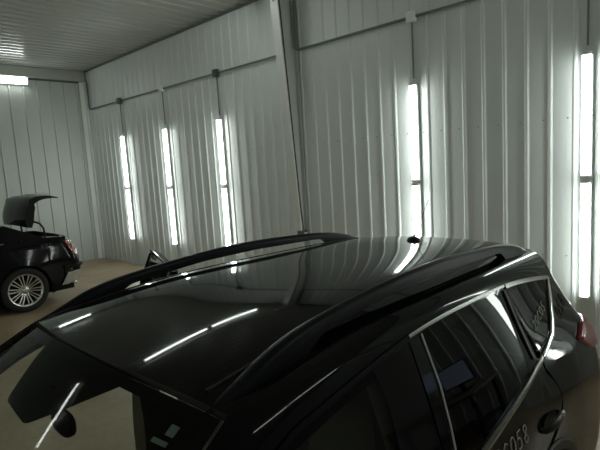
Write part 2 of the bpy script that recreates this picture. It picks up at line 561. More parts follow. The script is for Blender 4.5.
FIX_X = [-10.69, -8.87, -7.06, -3.175, -1.30, 0.80]
ORD = ['nearest the left corner', 'second from the left corner', 'just left of the steel column',
       'just right of the steel column', 'at the right edge of the photo', 'beyond the right edge, beside the workbench']
for i, x in enumerate(FIX_X):
    white = i in (1, 3)
    g = tag(MB().box(x - .056, YB - .095, ZC - .064, x + .056, YB - .021, ZC + .064, 'boxwhite' if white else 'boxgrey', bev=.008).build('junction_box'),
            ('white' if white else 'dark') + ' square junction box over the strip lights ' + ORD[i], 'junction box', 'junction boxes on the back wall')
    MB().box(x - .05, YB - .101, ZC - .058, x + .05, YB - .0945, ZC + .058, 'boxwhite' if white else 'boxgrey', bev=.003).build('cover_plate', parent=g)
    pipe('conduit_drop', [(x, YC, ZC - .066), (x, YC, 3.075)], 'thin vertical conduit dropping to the strip lights ' + ORD[i], r=.011, group='conduit drops to the strip lights')
for a, b, nm in ((-10.69, -8.87, 'between the first and second junction boxes from the left corner'), (-8.87, -7.06, 'between the white and the dark box left of the column'),
                 (-3.175, -1.30, 'running right from the white junction box'), (-1.30, .80, 'beyond the right edge, above the workbench')):
    pipe('electrical_conduit', [(a + .058, YC, ZC), (b - .058, YC, ZC)], 'grey wall conduit ' + nm, group='wall conduit runs')
pipe('electrical_conduit', [(-12.30, YC, 4.47), (-12.30, YC, ZC), (-10.69 - .058, YC, ZC)], 'grey conduit dropping in the left corner and running to the first junction box', group='wall conduit runs')
pipe('electrical_conduit', [(-7.06 + .058, YC, ZC), (-5.32, YC, ZC)], 'grey conduit from the last dark junction box to the column', group='wall conduit runs')
pipe('electrical_conduit', [(-5.095, 5.385, H - .06), (-5.095, 5.385, ZC), (-5.02, YC, ZC), (-3.175 - .058, YC, ZC)], 'grey conduit bending down beside the column to the white junction box on its right', group='wall conduit runs')

# strip lights: local z is the long axis, local -y faces the room
LF = 1.195
def strip_light(label, loc, rot, group, k=1.0, LF=LF):
    t = thing('strip_light', label, 'strip light', loc, rot, group)
    mb = MB(); mb.box(-.050 * k, -.035, 0.0, .050 * k, 0.0, LF, 'housing', bev=.012); mb.build('housing', parent=t)
    prof = [(x * .66 * k, y * (.9 + .1 * k)) for x, y in [(-.060, -.0352), (-.061, -.055), (-.052, -.078), (-.03, -.088), (0, -.091), (.03, -.088), (.052, -.078), (.061, -.055), (.060, -.0352)]]
    mb = MB(); mb.grid([[(x, y, .03) for x, y in prof], [(x, y, LF - .03) for x, y in prof]], 'tube', flip=True)
    mb.build('diffuser_lens', parent=t, label='glowing white lens')
    for z0, z1 in ((.002, .0295), (LF - .0295, LF - .002)):
        mb = MB()
        P = [[(x * 1.03, y * 1.03 + .001, z) for x, y in prof] for z in (z0, z1)]
        mb.grid(P, 'housing', flip=True)
        for row in P: mb.add(row, [tuple(range(len(row)))], 'housing')
        mb.build('end_cap', parent=t)
    return t
first = None
for i, x in enumerate(FIX_X):
    for z, nm in ((.606, 'lower'), (1.818, 'upper')):
        lab = nm + ' lit vertical strip light ' + ORD[i]
        if first is None:
            first = strip_light(lab, (x, YB - .0205, z), (0, 0, 0), 'vertical strip lights on the back wall')
        else:
            dup(first, (x, YB - .0205, z), (0, 0, 0), lab, 'vertical strip lights on the back wall')
NTH = ['first', 'second', 'third', 'fourth', 'fifth', 'sixth']
# left wall, under the header band: long axis -> +y, face -> +x
ROT_LEFT = Matrix(((0, -1, 0), (0, 0, 1), (-1, 0, 0))).to_euler()
wide = None
for i, y in enumerate((3.28, -2.9, -5.2)):
    lab = 'lit horizontal strip light high on the left wall, ' + NTH[i] + ' from the back corner'
    if wide is None: wide = strip_light(lab, (XL + .0205, y, 4.40), ROT_LEFT, 'horizontal strip lights on the left wall', 1.7, .84)
    else: dup(wide, (XL + .0205, y, 4.40), ROT_LEFT, lab)
# ceiling row running away from the back wall
ROT_CEIL = Matrix(((-1, 0, 0), (0, 0, 1), (0, 1, 0))).to_euler()
for i, y in enumerate((3.65, 2.40, -2.0, -3.25)):
    dup(first, (CEIL_X, y, H - .021), ROT_CEIL, 'lit ceiling strip light over the roof, ' + NTH[i] + ' from the back wall', 'ceiling strip lights')
for i, y in enumerate((3.65, 2.40, -2.0, -3.25)):
    dup(first, (2.3, y, H - .021), ROT_CEIL, 'lit ceiling strip light over the empty right bay, ' + NTH[i] + ' from the back wall', 'ceiling strip lights')
for i, x in enumerate((-12.0, -6.6, -4.6, 3.2)):  # unseen lights added to balance the room's brightness
    for z, nm in ((.9, 'lower'), (2.15, 'upper')):
        dup(first, (x, YF + .0205, z), (0, 0, PI), nm + ' added vertical fill light beside the overhead doors, ' + NTH[i] + ' from the left wall', 'added vertical fill lights on the front wall')
ROT_FRONT = Matrix(((0, 0, 1), (0, -1, 0), (1, 0, 0))).to_euler()      # long axis -> +x, face -> +y
for i, x in enumerate((-6.2, -4.7, -3.2, -1.7, -.2, 1.3, 2.8, 4.3)):  # unseen row added to brighten the back wall
    dup(wide, (x, YF + .0205, 4.25), ROT_FRONT, 'added horizontal fill light above the overhead doors, ' + (NTH + ['seventh', 'eighth'])[i] + ' from the left', 'added horizontal fill lights on the front wall')
# workbench with a monitor, right of the frame: the rear door's glass mirrors it
wb = thing('workbench', 'blue steel workbench with a plywood top by the back wall, mirrored in the rear window', 'workbench', (2.0, 5.02, 0))
MB().box(-.75, -.33, .70, .75, .33, .74, 'wood', bev=.006).build('bench_top', parent=wb)
for a in (-.70, .65):
    for b in (-.30, .25):
        MB().box(a, b, 0, a + .05, b + .05, .70, 'benchblue', bev=.004).build('leg', parent=wb)
MB().box(-.68, -.27, .18, .68, .27, .205, 'benchblue', bev=.004).build('shelf', parent=wb)
mo = thing('monitor', 'black computer monitor with a pale blue screen on the workbench', 'monitor', (1.62, 5.10, .74))
MB().box(-.23, -.02, .10, .23, .02, .40, 'trim', bev=.008).build('casing', parent=mo)
MB().box(-.215, -.0225, .118, .215, -.0205, .385, 'screen').build('screen', parent=mo, smooth=False, label='lit pale blue screen')
MB().box(-.03, -.01, .012, .03, .01, .10, 'trim', bev=.004).build('neck', parent=mo)
MB().box(-.12, -.08, 0, .12, .08, .0125, 'trim', bev=.004).build('foot', parent=mo)
#@@ROOM_END
# ---------------------------------------------------------------- the black SUV
# local frame: x forward from the rear axle, y to the car's left, z up
SUV_ROT = (0, 0, math.atan2(-math.cos(-0.0093), -math.sin(-0.0093)))
suv = thing('sport_utility_vehicle', 'black compact SUV with roof rails in the foreground, seen from above its roof', 'car', (-1.5608, 2.2019, 0), SUV_ROT)

vz = spline([.20, .35, .50, .70, .85, .95, 1.05, 1.15, 1.30, 1.45, 1.56], [.838, .885, .900, .905, .897, .882, .858, .832, .785, .733, .690])
ur_z = spline([.25, .5, .8, 1.0, 1.1, 1.19, 1.35, 1.5, 1.6], [-.90, -.97, -.985, -.97, -.94, -.89, -.83, -.76, -.70])
uf_z = spline([.25, .5, .8, 1.0], [3.50, 3.58, 3.56, 3.45])
def sideY(u, z):
    t = 0
    if u < 0: t += .03 * (min(-u, .8) / .6) ** 2
    if u > 1.5: t += .02 * ((min(u, 2.4) - 1.5) / .7) ** 2
    k = min(1, max(0, (z - 1.1) / .3))
    k2 = min(1, max(0, -u / .5)) * min(1, max(0, (1.3 - z) / .2))
    return vz(z) - t * k + .02 * k2
RR, RFC = .15, .55
def S(w, z, sgn=1, off=0.0):
    """point on the body side: w runs along the car and wraps round the rear and front corners"""
    ur, uf = ur_z(z), uf_z(z)
    wc, wf = ur + RR, uf - RFC
    if wc <= w <= wf:
        y = sideY(w, z); e = .01
        n = np.array([-(sideY(w + e, z) - sideY(w - e, z)) / (2 * e), 1, -(sideY(w, z + e) - sideY(w, z - e)) / (2 * e)])
        n /= np.linalg.norm(n); p = np.array([w, y, z])
    elif w < wc:
        s = wc - w; y0 = sideY(wc, z); a = s / RR
        if a < PI / 2:
            p = np.array([wc - RR * math.sin(a), y0 - RR * (1 - math.cos(a)), z]); n = np.array([-math.sin(a), math.cos(a), .2])
        else:
            p = np.array([ur, max(0.0, y0 - RR - (s - RR * PI / 2)), z]); n = np.array([-1, 0, .2])
        n /= np.linalg.norm(n)
    else:
        s = w - wf; y0 = sideY(wf, z); a = s / RFC
        if a < PI / 2:
            p = np.array([wf + RFC * math.sin(a), y0 - RFC * (1 - math.cos(a)), z]); n = np.array([math.sin(a), math.cos(a), .2])
        else:
            p = np.array([uf, max(0.0, y0 - RFC - (s - RFC * PI / 2)), z]); n = np.array([1, 0, .2])
        n /= np.linalg.norm(n)
    p = p + n * off
    return (float(p[0]), float(sgn * p[1]), float(p[2]))
def w_center_rear(z):
    return ur_z(z) + RR - (RR * PI / 2 + sideY(ur_z(z) + RR, z) - RR)
def w_center_front(z):
    return uf_z(z) - RFC + (RFC * PI / 2 + sideY(uf_z(z) - RFC, z) - RFC)

zr = spline([-.74, -.45, -.167, .116, .44, .78, 1.07, 1.27, 1.568], [1.548, 1.574, 1.593, 1.602, 1.610, 1.615, 1.609, 1.595, 1.562])
cr = lin([-.74, -.2, .3, 1.2, 1.65], [.036, .045, .047, .047, .045])
def roof_z(u, v): return zr(u) + .9 * cr(u) * (1 - abs(v / .56) ** 3.3)
rim_v = lin([-.74, 0, 1.0, 1.3, 1.56], [.575, .605, .612, .620, .640])
def header_u(v): return 1.645 - .085 * (abs(v) / .64) ** 2.2

# window line: top (outer edge of the bright strip) and belt
ztop = spline([-.60, -.244, .032, .314, .6, .863, 1.075, 1.228, 1.337, 1.437], [1.437, 1.497, 1.526, 1.536, 1.541, 1.535, 1.517, 1.501, 1.489, 1.477])
TOP_F = [(1.437, 1.477), (1.60, 1.425), (1.80, 1.315), (2.0, 1.17), (2.15, 1.045)]
belt_o = spline([-.112, .123, .35, .575, 1.0, 1.5, 2.15], [1.150, 1.103, 1.074, 1.050, 1.012, .978, .958])
belt_i = lambda u: belt_o(u) + .030

# --- body shell (one mesh)
mb = MB()
# roof skin
us = np.linspace(0, 1, 46); vs = np.linspace(-1, 1, 41)
P = []
for a in us:
    row = []
    for b in vs:
        vv = b * .64
        ue = header_u(vv)
        u = -.72 + a * (ue + .72)
        v = b * rim_v(u)
        row.append((u, v, roof_z(u, v)))
    P.append(row)
mb.grid(P, 'paint')
# header turned down under the windshield's top seam
h0 = [P[-1][j] for j in range(41)]
mb.grid([h0, [(p[0] + .002, p[1], p[2] - .018) for p in h0]], 'trim')
# cant rails and A pillars: from the roof rim (A) to the window top (B)
tA = list(np.linspace(-.72, 1.20, 33)) + [1.30, 1.40, 1.48]
pairs = [((u, rim_v(u), roof_z(u, rim_v(u))), u) for u in tA]
AF = [(1.56, .640, roof_z(1.56, .64)), (1.70, .668, 1.468), (1.85, .690, 1.372), (2.0, .712, 1.270), (2.15, .732, 1.162), (2.29, .748, 1.062)]
AFs = [spline([p[0] for p in AF], [p[k] for p in AF]) for k in (1, 2)]
BFz = lin([p[0] for p in TOP_F], [p[1] for p in TOP_F])
topz = lambda u: ztop(u) if u < 1.437 else BFz(u)
rows = []
for A, uB in pairs:
    ub = max(uB, -.66); rows.append((A, S(ub, topz(ub))))
for k, (ua, ub) in enumerate([(1.52, 1.50), (1.56, 1.53), (1.62, 1.58), (1.70, 1.65), (1.78, 1.72), (1.85, 1.78), (1.93, 1.85), (2.0, 1.91), (2.08, 1.98), (2.15, 2.04), (2.22, 2.10), (2.29, 2.15)]):
    A = (ua, AFs[0](ua), AFs[1](ua)) if ua > 1.56 else (ua, rim_v(ua), roof_z(ua, rim_v(ua)))
    rows.append((A, S(ub, topz(ub))))
CANT = []
for A, B in rows:
    A = np.array(A); B = np.array(B)
    # control point where the roof slope and the side slope meet
    sr, ss = -.17, -.36
    dv = B[1] - A[1]; dz = A[2] - B[2]
    # A + (s, sr*s) = B + (ss*t, t)
    det = 1 * 1 - (ss * sr)
    s_ = (dv + ss * (-(dz)) * -1 * -1) if False else None
    # solve  s - ss*t = dv ; sr*s - t = -dz
    den = (-1) - (-ss) * sr
    s1 = (dv * -1 - (-ss) * (-dz)) / den
    t1 = (1 * (-dz) - sr * dv) / den
    if s1 <= 0.004 or t1 <= 0.004: C = (A + B) / 2 + np.array([0, .012, .012])
    else: C = np.array([(A[0] + B[0]) / 2, A[1] + s1, A[2] + sr * s1])
    CANT.append([tuple((1 - t) ** 2 * A + 2 * t * (1 - t) * C + t * t * B) for t in np.linspace(0, 1, 13)])
for sg in (1, -1):
    mb.grid([[(p[0], sg * p[1], p[2]) for p in r] for r in CANT], 'paint', flip=(sg < 0))

# quarter panels
def door_rear(z):           # rear shut line of the rear door
    if z < .79: return math.sqrt(max(0, .43 ** 2 - (z - .36) ** 2))
    return float(np.interp(z, [.79, .82, .86, .90, .968, 1.05, 1.152], [.0, -.09, -.16, -.195, -.206, -.159, -.075]))
def rear_seam(z):
    return float(np.interp(z, [.3, .6, .78, 1.0, 1.16, 1.30, 1.44], [-1.02, -1.04, -1.04, -1.03, -.93, -.84, -.70]))
KINK = [(-.112, 1.150), (-.170, 1.162), (-.223, 1.178), (-.307, 1.199), (-.394, 1.257), (-.506, 1.354), (-.598, 1.437)]
zs1 = np.linspace(1.150, 1.437, 19)
RS = [(rear_seam(z), z) for z in zs1]; RS[-1] = (-.70, 1.432)
G = coons([(-.112, 1.150), (rear_seam(1.150), 1.150)], [(-.598, 1.437), (-.70, 1.432)], KINK, RS, 22, 19)
G2 = []
for z in np.linspace(.79, 1.150, 20):
    a = door_rear(z) - .004 if z < 1.12 else door_rear(z) - .004 - .033 * (z - 1.12) / .03
    b = rear_seam(z)
    G2.append([(a + (b - a) * t, z) for t in np.linspace(0, 1, 26)])
G3 = []
for z in np.linspace(.30, .79, 14):
    a = -math.sqrt(max(0, .43 ** 2 - (z - .36) ** 2)); b = rear_seam(z)
    G3.append([(a + (b - a) * t, z) for t in np.linspace(0, 1, 20)])
# fender upper edge and columns
zf = lin([2.05, 2.3, 2.8, 3.2, 3.7, 4.6], [.955, .965, .945, .90, .84, .80])
FW = 2.69
def fender_low(w):
    d = abs(w - FW)
    return max(.38, .36 + math.sqrt(max(0, .43 ** 2 - d * d))) if d < .43 else .32
ws = list(np.linspace(2.085, FW - .43, 6)) + [FW - .43 * math.cos(t) for t in np.linspace(0, PI, 25)][1:] + list(np.linspace(FW + .43, w_center_front(.6), 26))[1:]
G4 = [[(w, fender_low(w) + (zf(w) - fender_low(w)) * t) for t in np.linspace(0, 1, 16)] for w in ws]
for sg in (1, -1):
    mb.panel(on(S, G, sg), 'paint', (-.3, sg, .3), .02)
    mb.grid(on(S, G2, sg), 'paint', flip=(sg < 0)); mb.grid(on(S, G3, sg), 'paint', flip=(sg < 0))
    mb.grid(on(S, G4, sg), 'paint', flip=(sg < 0))
    # filler between quarter top and the cant rail's rear end
    mb.grid([[(p[0] - .0, sg * p[1], p[2]) for p in CANT[0]], [(p[0] - .015, sg * p[1] * .97, p[2] - .03) for p in CANT[0]]], 'paint')
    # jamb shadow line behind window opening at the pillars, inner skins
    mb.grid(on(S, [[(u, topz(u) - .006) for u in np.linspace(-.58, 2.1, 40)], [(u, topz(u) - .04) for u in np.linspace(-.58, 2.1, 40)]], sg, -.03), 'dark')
    # sill
    mb.grid(on(S, [[(w, z) for z in (.20, .26, .32)] for w in np.linspace(.42, 2.26, 20)], sg, .004), 'trim')
    mb.grid(on(S, [[(w, z) for z in (.30, .36, .40)] for w in np.linspace(.42, 2.26, 20)], sg, -.02), 'trim')
    # inner wheel houses
    for wc_ in (0, FW):
        mb.grid([[(wc_ + .40 * math.cos(a), sg * yy, .36 + .40 * math.sin(a)) for yy in (.55, .70, .88)] for a in np.linspace(-.2, PI + .2, 22)], 'dark')
        mb.grid([[(wc_ + r * math.cos(a), sg * .55, .36 + r * math.sin(a)) for r in (.02, .40)] for a in np.linspace(0, 2 * PI, 22)], 'dark')
# rear bumper, front fascia, underbody
Gb = [[(rear_seam(z) + (w_center_rear(z) - rear_seam(z)) * t, z) for t in np.linspace(0, 1, 24)] for z in np.linspace(.30, .775, 8)]
for sg in (1, -1): mb.grid(on(S, Gb, sg), 'paint')
mb.box(-.85, -.80, .20, 3.2, .80, .30, 'dark')
mb.box(-.9, -.72, .30, -.45, .72, .62, 'dark'); mb.box(2.35, -.70, .30, 3.15, -.40, .80, 'dark'); mb.box(2.35, .40, .30, 3.15, .70, .80, 'dark'); mb.box(2.25, -.5, .30, 3.3, .5, .78, 'dark')
mb.box(2.20, -.72, .60, 2.30, .72, .98, 'dark')
mb.build('body_shell', parent=suv, weld=True, angle=50)

# --- hood, cowl
mb = MB()
def hood_pt(a, b):
    v = b * (.80 - .10 * a ** 2)
    u0 = 2.47 - .17 * (abs(v) / .8) ** 2; u1 = 3.50 - .35 * (abs(v) / .7) ** 2
    u = u0 + (u1 - u0) * a
    ze = zf(u) - .004
    zc = 1.075 - .06 * a - .16 * a ** 3
    return (u, v, ze + (zc - ze) * (1 - abs(b) ** 2.6))
mb.panel([[hood_pt(a, b) for b in np.linspace(-1, 1, 31)] for a in np.linspace(0, 1, 22)], 'paint', (0, 0, 1), .02)
mb.build('hood', parent=suv)
mb = MB()
mb.grid([[(2.47 - .17 * (abs(v) / .8) ** 2 + d_, v, z_) for v in np.linspace(-.78, .78, 25)] for d_, z_ in ((.02, 1.05), (-.06, 1.045), (-.16, 1.03))], 'trim')
mb.build('cowl_panel', parent=suv)

# --- windshield
def ws_pt(s, b, off=0.0):
    ua = 1.56 + .73 * s
    ve = (AFs[0](ua) if ua > 1.56 else .64) - .012
    zE = AFs[1](ua) - .006
    uE = ua
    uC = 1.647 + (2.44 - 1.647) * s
    zC = 1.600 + (1.055 - 1.600) * s + .022 * math.sin(PI * s)
    k = abs(b) ** 2.1
    p = np.array([uC + (uE - uC) * k, b * ve, zC + (zE - zC) * k])
    n = np.array([.55, .25 * b, .83]); n /= np.linalg.norm(n)
    return tuple(p + n * off)
mb = MB(); mb.panel([[ws_pt(s, b) for b in np.linspace(-1, 1, 33)] for s in np.linspace(.012, 1, 25)], 'glass', (.5, 0, .8), .005)
wsh = mb.build('windshield', parent=suv)
mb = MB()
for lo, hi in ((.012, .05), (.93, 1.0)):
    mb.grid([[ws_pt(s, b, -.007) for b in np.linspace(-.99, .99, 31)] for s in np.linspace(lo, hi, 4)], 'trim')
for sg in (-1, 1):
    mb.grid([[ws_pt(s, sg * b, -.007) for b in (.94, .965, .99)] for s in np.linspace(.03, 1, 22)], 'trim')
# black sensor patch in the middle of the top edge
patch = round_poly([(.02, -.33), (.087, -.29), (.245, -.12), (.262, .17), (.175, .31), (.06, .47), (.02, .52)], .03)
P = np.array(densify(patch, .03)); c = P.mean(axis=0)
rings = [[ws_pt(*(c + (q - c) * k), -.0065) for q in P] for k in (1, .8, .55, .3, .002)]
mb.grid([r + [r[0]] for r in rings], 'trim')
mb.build('glass_border', parent=wsh, label='black border of the glass')

# --- windows, frames, bright strips on both sides
def ring_strip(outer, inner, sg, o1, o2, mat, mb, closed=True):
    A = [S(p[0], p[1], sg, o1) for p in outer]; B = [S(p[0], p[1], sg, o2) for p in inner]
    if closed: A.append(A[0]); B.append(B[0])
    mb.grid([A, B], mat)

def strip_path(pts, width_dir, sg, o, mat, mb, thick=.006):
    """a moulding: pts is a list of (w,z) on the outer edge, width_dir a list of (dw,dz) to its inner edge"""
    P = []
    for (w, z), (dw, dz) in zip(pts, width_dir):
        P.append([S(w, z, sg, o - .002), S(w + .08 * dw, z + .08 * dz, sg, o + thick * .8), S(w + .35 * dw, z + .35 * dz, sg, o + thick), S(w + .65 * dw, z + .65 * dz, sg, o + thick),
                  S(w + .92 * dw, z + .92 * dz, sg, o + thick * .8), S(w + dw, z + dz, sg, o - .002)])
    mb.grid(P, mat)

FD_SEAM_T = .856            # B pillar shut line
# glass outlines in (w, z), clockwise from lower front
FRONT_GLASS = round_poly([(2.05, belt_i(2.05)), (2.05, 1.075), (1.86, 1.235), (1.66, 1.372), (1.42, 1.458), (1.236, 1.482), (1.066, 1.497), (1.052, 1.40), (1.062, 1.25), (1.10, belt_i(1.10))], .03)
REAR_GLASS = round_poly([(.795, belt_i(.79)), (.762, 1.345), (.768, 1.520), (.55, 1.522), (.31, 1.517), (.118, 1.507), (.080, 1.389), (.055, belt_i(.055))], .02)
QUARTER_GLASS = round_poly([(-.078, 1.190), (-.022, 1.364), (-.012, 1.503), (-.244, 1.478), (-.50, 1.437), (-.468, 1.368), (-.34, 1.258), (-.24, 1.212)], .02)

def fill_poly(poly, sg, off, mat, mb):
    """fill a convex-ish outline with rings towards its middle so that it follows the curved side"""
    P = np.array(densify(poly, .025)); c = P.mean(axis=0)
    rings = [[S(*(c + (p - c) * k), sg, off) for p in P] for k in (1, .85, .65, .45, .25, .1, .002)]
    mb.grid([r + [r[0]] for r in rings], mat)

def make_door(which, sg):
    """front or rear door of one side; glass, frame, handle as sub-parts; returns list of objects"""
    out = (0, sg, .2)
    mb = MB()
    if which == 'front':
        rl = lambda z: FD_SEAM_T + .004 + .02 * (1.15 - z); fl = lambda z: 2.075
    else:
        rl = lambda z: door_rear(z) + .004 if z < 1.12 else door_rear(z) + .004 - .02 * (z - 1.12) / .03; fl = lambda z: FD_SEAM_T - .004 + .02 * (1.15 - z)
    G = []
    for t in np.linspace(0, 1, 30):
        row = []
        for q in np.linspace(0, 1, 36):
            zt = .33 + (1.0 - .33) * t
            a, b = rl(zt), fl(zt)
            # top edge follows the belt line
            w = a + (b - a) * q
            zz = .33 + (belt_o(w) - .002 - .33) * t
            a, b = rl(min(zz, 1.15)), fl(zz); w = a + (b - a) * q
            zz = .33 + (belt_o(w) - .002 - .33) * t
            row.append((w, zz))
        G.append(row)
    mb.panel(on(S, G, sg), 'paint', out, .03)
    # inner trim
    mb.grid(on(S, [r[1:-1] for r in G[2:]], sg, -.05), 'beige')
    door = mb.build(which + '_door', parent=suv)
    subs = [door]
    # glass
    mb = MB(); poly = FRONT_GLASS if which == 'front' else REAR_GLASS
    fill_poly(poly, sg, -.004, 'tint' if which == 'front' else 'privacy', mb)
    subs.append(mb.build('window_glass', parent=door))
    # window frame: black strip from the glass to the bright moulding / pillar covers
    mb = MB()
    dn = densify(poly, .03)
    if which == 'front':
        out_poly = [(2.12, belt_o(2.1) + .004), (2.12, 1.065), (1.90, 1.232), (1.68, 1.382), (1.43, 1.474), (1.236, 1.498), (FD_SEAM_T + .005, topz(.87) - .002), (FD_SEAM_T + .005, 1.38), (FD_SEAM_T + .008, 1.2), (FD_SEAM_T + .012, belt_o(.87) + .004)]
    else:
        out_poly = [(FD_SEAM_T - .002, belt_o(.85) + .004), (FD_SEAM_T - .005, 1.345), (FD_SEAM_T - .004, topz(.85) - .002), (.55, topz(.55) - .002), (.31, topz(.31) - .002), (.040, topz(.04) - .002), (.012, 1.389), (-.062, belt_o(-.06) + .004)]
    # match outer to inner by arc fraction of matching corners
    A = resample(list(out_poly) + [out_poly[0]], 121)[:-1]
    B = np.array(dn)
    pick = []
    for p in A:
        pick.append(B[np.argmin(((B - p) ** 2).sum(axis=1))])
    ring_strip([tuple(p) for p in A], [tuple(p) for p in pick], sg, .001, -.003, 'gloss', mb)
    # pillar jamb
    mb.grid(on(S, [[tuple(p), tuple(p)] for p in A], sg, -.0)[:, :1].repeat(2, axis=1) + np.array([[[0, 0, 0], [0, -sg * .03, 0]]]), 'gloss')
    subs.append(mb.build('window_frame', parent=door))
    # belt and upper mouldings; gloss black paints in chrome's dark reflections
    mb = MB()
    us = np.linspace(FD_SEAM_T + .006, 2.06, 30) if which == 'front' else np.linspace(-.105, FD_SEAM_T - .006, 30)
    strip_path([(u, belt_o(u)) for u in us], [(.0, .028)] * len(us), sg, .003, 'chrome' if sg > 0 else 'gloss', mb)
    if which == 'front':
        us = list(np.linspace(FD_SEAM_T + .004, 1.437, 20)) + [1.6, 1.8, 1.95]
        ww = [.021] * 20 + [.02, .02, .02]
    else:
        us = list(np.linspace(.036, FD_SEAM_T - .004, 26)); ww = [.014] * 26
    strip_path([(u, topz(u)) for u in us], [(0, -w) for w in ww], sg, .003, 'chrome' if which == 'rear' and sg > 0 else 'gloss', mb)  # chrome that mirrors dark surroundings is coloured gloss black here
    subs.append(mb.build('window_moulding', parent=door, label='satin chrome window moulding' if sg > 0 else None))
    # pillar edge line in chrome-grey between glass and pillar cover
    if which == 'rear':
        mb = MB(); strip_path([(.768, 1.518), (.762, 1.345), (.775, 1.22), (.792, 1.10)], [(.006, 0)] * 4, sg, .002, 'steel', mb, .003)
        subs.append(mb.build('glass_run_strip', parent=door, label='thin grey strip along the front edge of the glass'))
        mb = MB(); strip_path([(.040, topz(.04) - .025), (.03, 1.389), (.008, 1.28), (-.022, 1.185)], [(.022, 0)] * 4, sg, .002, 'gloss', mb, .006)
        subs.append(mb.build('pillar_cover', parent=door, label='gloss black pillar cover'))
    # inside of the window frame
    mb = MB(); Q = offset_poly(A, .055)
    ring_strip([tuple(p) for p in A], [tuple(p) for p in Q], sg, -.03, -.032, 'trim', mb)
    subs.append(mb.build('inner_frame', parent=door))
    # handle; the shade of its recess is a flat dark oval
    if which == 'front': hu, hz = 1.06, .835
    else: hu, hz = -.02, .905
    mb = MB()
    P = []
    for t in np.linspace(0, 1, 16):
        k = math.sin(PI * t) ** .5; w = hu + .115 - .23 * t
        o = -.004 + .036 * k; hh = .008 + .012 * k; th = .006 + .006 * k
        P.append([S(w, hz + hh * math.sin(a), sg, o + th * math.cos(a)) for a in np.linspace(0, 2 * PI, 11)[:-1]])
    mb.grid(P, 'trim', closed_v=True)
    mb.grid([[S(hu + .09 * r * math.cos(a), hz + .036 * r * math.sin(a), sg, .0025) for a in np.linspace(0, 2 * PI, 25)] for r in (1, .5, .01)], 'trim')
    q = S(hu - .100, hz, sg, .022)
    mb.ellipsoid(q, (.020, .012, .015), 'bright', n=12, m=8)
    subs.append(mb.build('door_handle', parent=door, label='black pull handle with a chrome tip'))
    return subs

doorLF = make_door('front', 1); doorLR = make_door('rear', 1)
doorRF = make_door('front', -1); doorRR = make_door('rear', -1)
# the far rear door stands open on its hinges at the B pillar
hp = Vector((.93, -.83, .9))
OPEN = Matrix.Translation(hp + Vector((0, 0, .035))) @ Matrix.Rotation(math.radians(-2.0), 4, 'X') @ Matrix.Rotation(math.radians(68), 4, 'Z') @ Matrix.Translation(-hp)
for o in doorRR:
    o.data.transform(OPEN)
hf = Vector((2.08, -.83, .9))
OPENF = Matrix.Translation(hf) @ Matrix.Rotation(math.radians(73), 4, 'Z') @ Matrix.Translation(-hf)
for o in doorRF:
    o.data.transform(OPENF)
doorRF[0]['label'] = 'front door of the far side standing open'
doorRR[0]['label'] = 'rear door of the far side standing open'

# marker writing on the near rear door
writing(S, '20C058', .615, .962, .225, .936, .066, r=.0025).build('marker_writing', parent=doorLR[0], label='white paint marker lettering 20C058')

# quarter windows
for sg in (1, -1):
    mb = MB(); fill_poly(QUARTER_GLASS, sg, -.003, 'privacy', mb)
    qg = mb.build('quarter_window', parent=suv)
    mb = MB()
    outp = [(-.110, 1.166), (-.048, 1.30), (.020, 1.40), (.034, 1.522), (-.244, 1.488), (-.565, 1.437), (-.50, 1.372), (-.385, 1.272), (-.305, 1.215), (-.22, 1.196)]
    A = resample(outp + [outp[0]], 101)[:-1]; B = np.array(densify(QUARTER_GLASS, .02))
    ring_strip([tuple(p) for p in A], [tuple(B[np.argmin(((B - p) ** 2).sum(axis=1))]) for p in A], sg, .001, -.002, 'gloss', mb)
    mb.build('window_frame', parent=qg)
    mb = MB()
    us = np.linspace(-.565, .024, 22)
    strip_path([(u, topz(u)) for u in us], [(0, -.022)] * len(us), sg, .003, 'chrome', mb)
    kp = [(-.112, 1.150), (-.223, 1.180), (-.307, 1.199), (-.394, 1.257), (-.506, 1.354), (-.585, 1.430)]
    kd = [(.0, .028), (.0, .026), (.020, .022), (.024, .016), (.024, .012), (.026, .004)]
    kp2 = resample([(*a, *b) for a, b in zip(kp, kd)], 30)
    strip_path([(p[0], p[1]) for p in kp2], [(p[2], p[3]) for p in kp2], sg, .004, 'bright', mb, .007)
    mb.build('bright_moulding', parent=qg, label='bright chrome moulding kinked up at the rear')
    if sg > 0:
        writing(S, '20C05', -.135, 1.275, -.36, 1.325, .042, r=.0022, off=.002).build('marker_writing', parent=qg, label='white paint marker lettering on the glass')
writing(S, '058', -.50, 1.225, -.70, 1.275, .06, r=.0025, mat='faint').build('marker_writing', parent=suv, label='faint worn lettering on the rear pillar') 

# --- tailgate with glass and spoiler
mb = MB()
zs2 = np.linspace(.785, 1.50, 30)
Gt = [[(min(rear_seam(z), -.70 if z > 1.43 else 9) - .006 + (w_center_rear(z) - rear_seam(z) + .006) * t, z) for t in np.linspace(0, 1, 30)] for z in zs2]
for sg in (1, -1): mb.grid(on(S, Gt, sg), 'paint')
tg = mb.build('tailgate', parent=suv, weld=True)
mb = MB()
Gw = [[(-1.0 - .06 * (1.42 - z) + (w_center_rear(z) + 1.0 + .06 * (1.42 - z)) * t, z) for t in np.linspace(0, 1, 20)] for z in np.linspace(1.14, 1.46, 10)]
for sg in (1, -1): mb.grid(on(S, Gw, sg, .005), 'gloss')
mb.build('rear_window', parent=tg)
mb = MB()
top = [[(u + .03 * (1 - abs(b) ** 2) * -(1 if k else 0), b * (.575 - .01 * k), roof_z(max(u, -.74), b * .575) - .001 - .012 * k) for b in np.linspace(-1, 1, 33)] for k, u in ((0, -.722), (.5, -.76), (1, -.80), (1.4, -.815))]
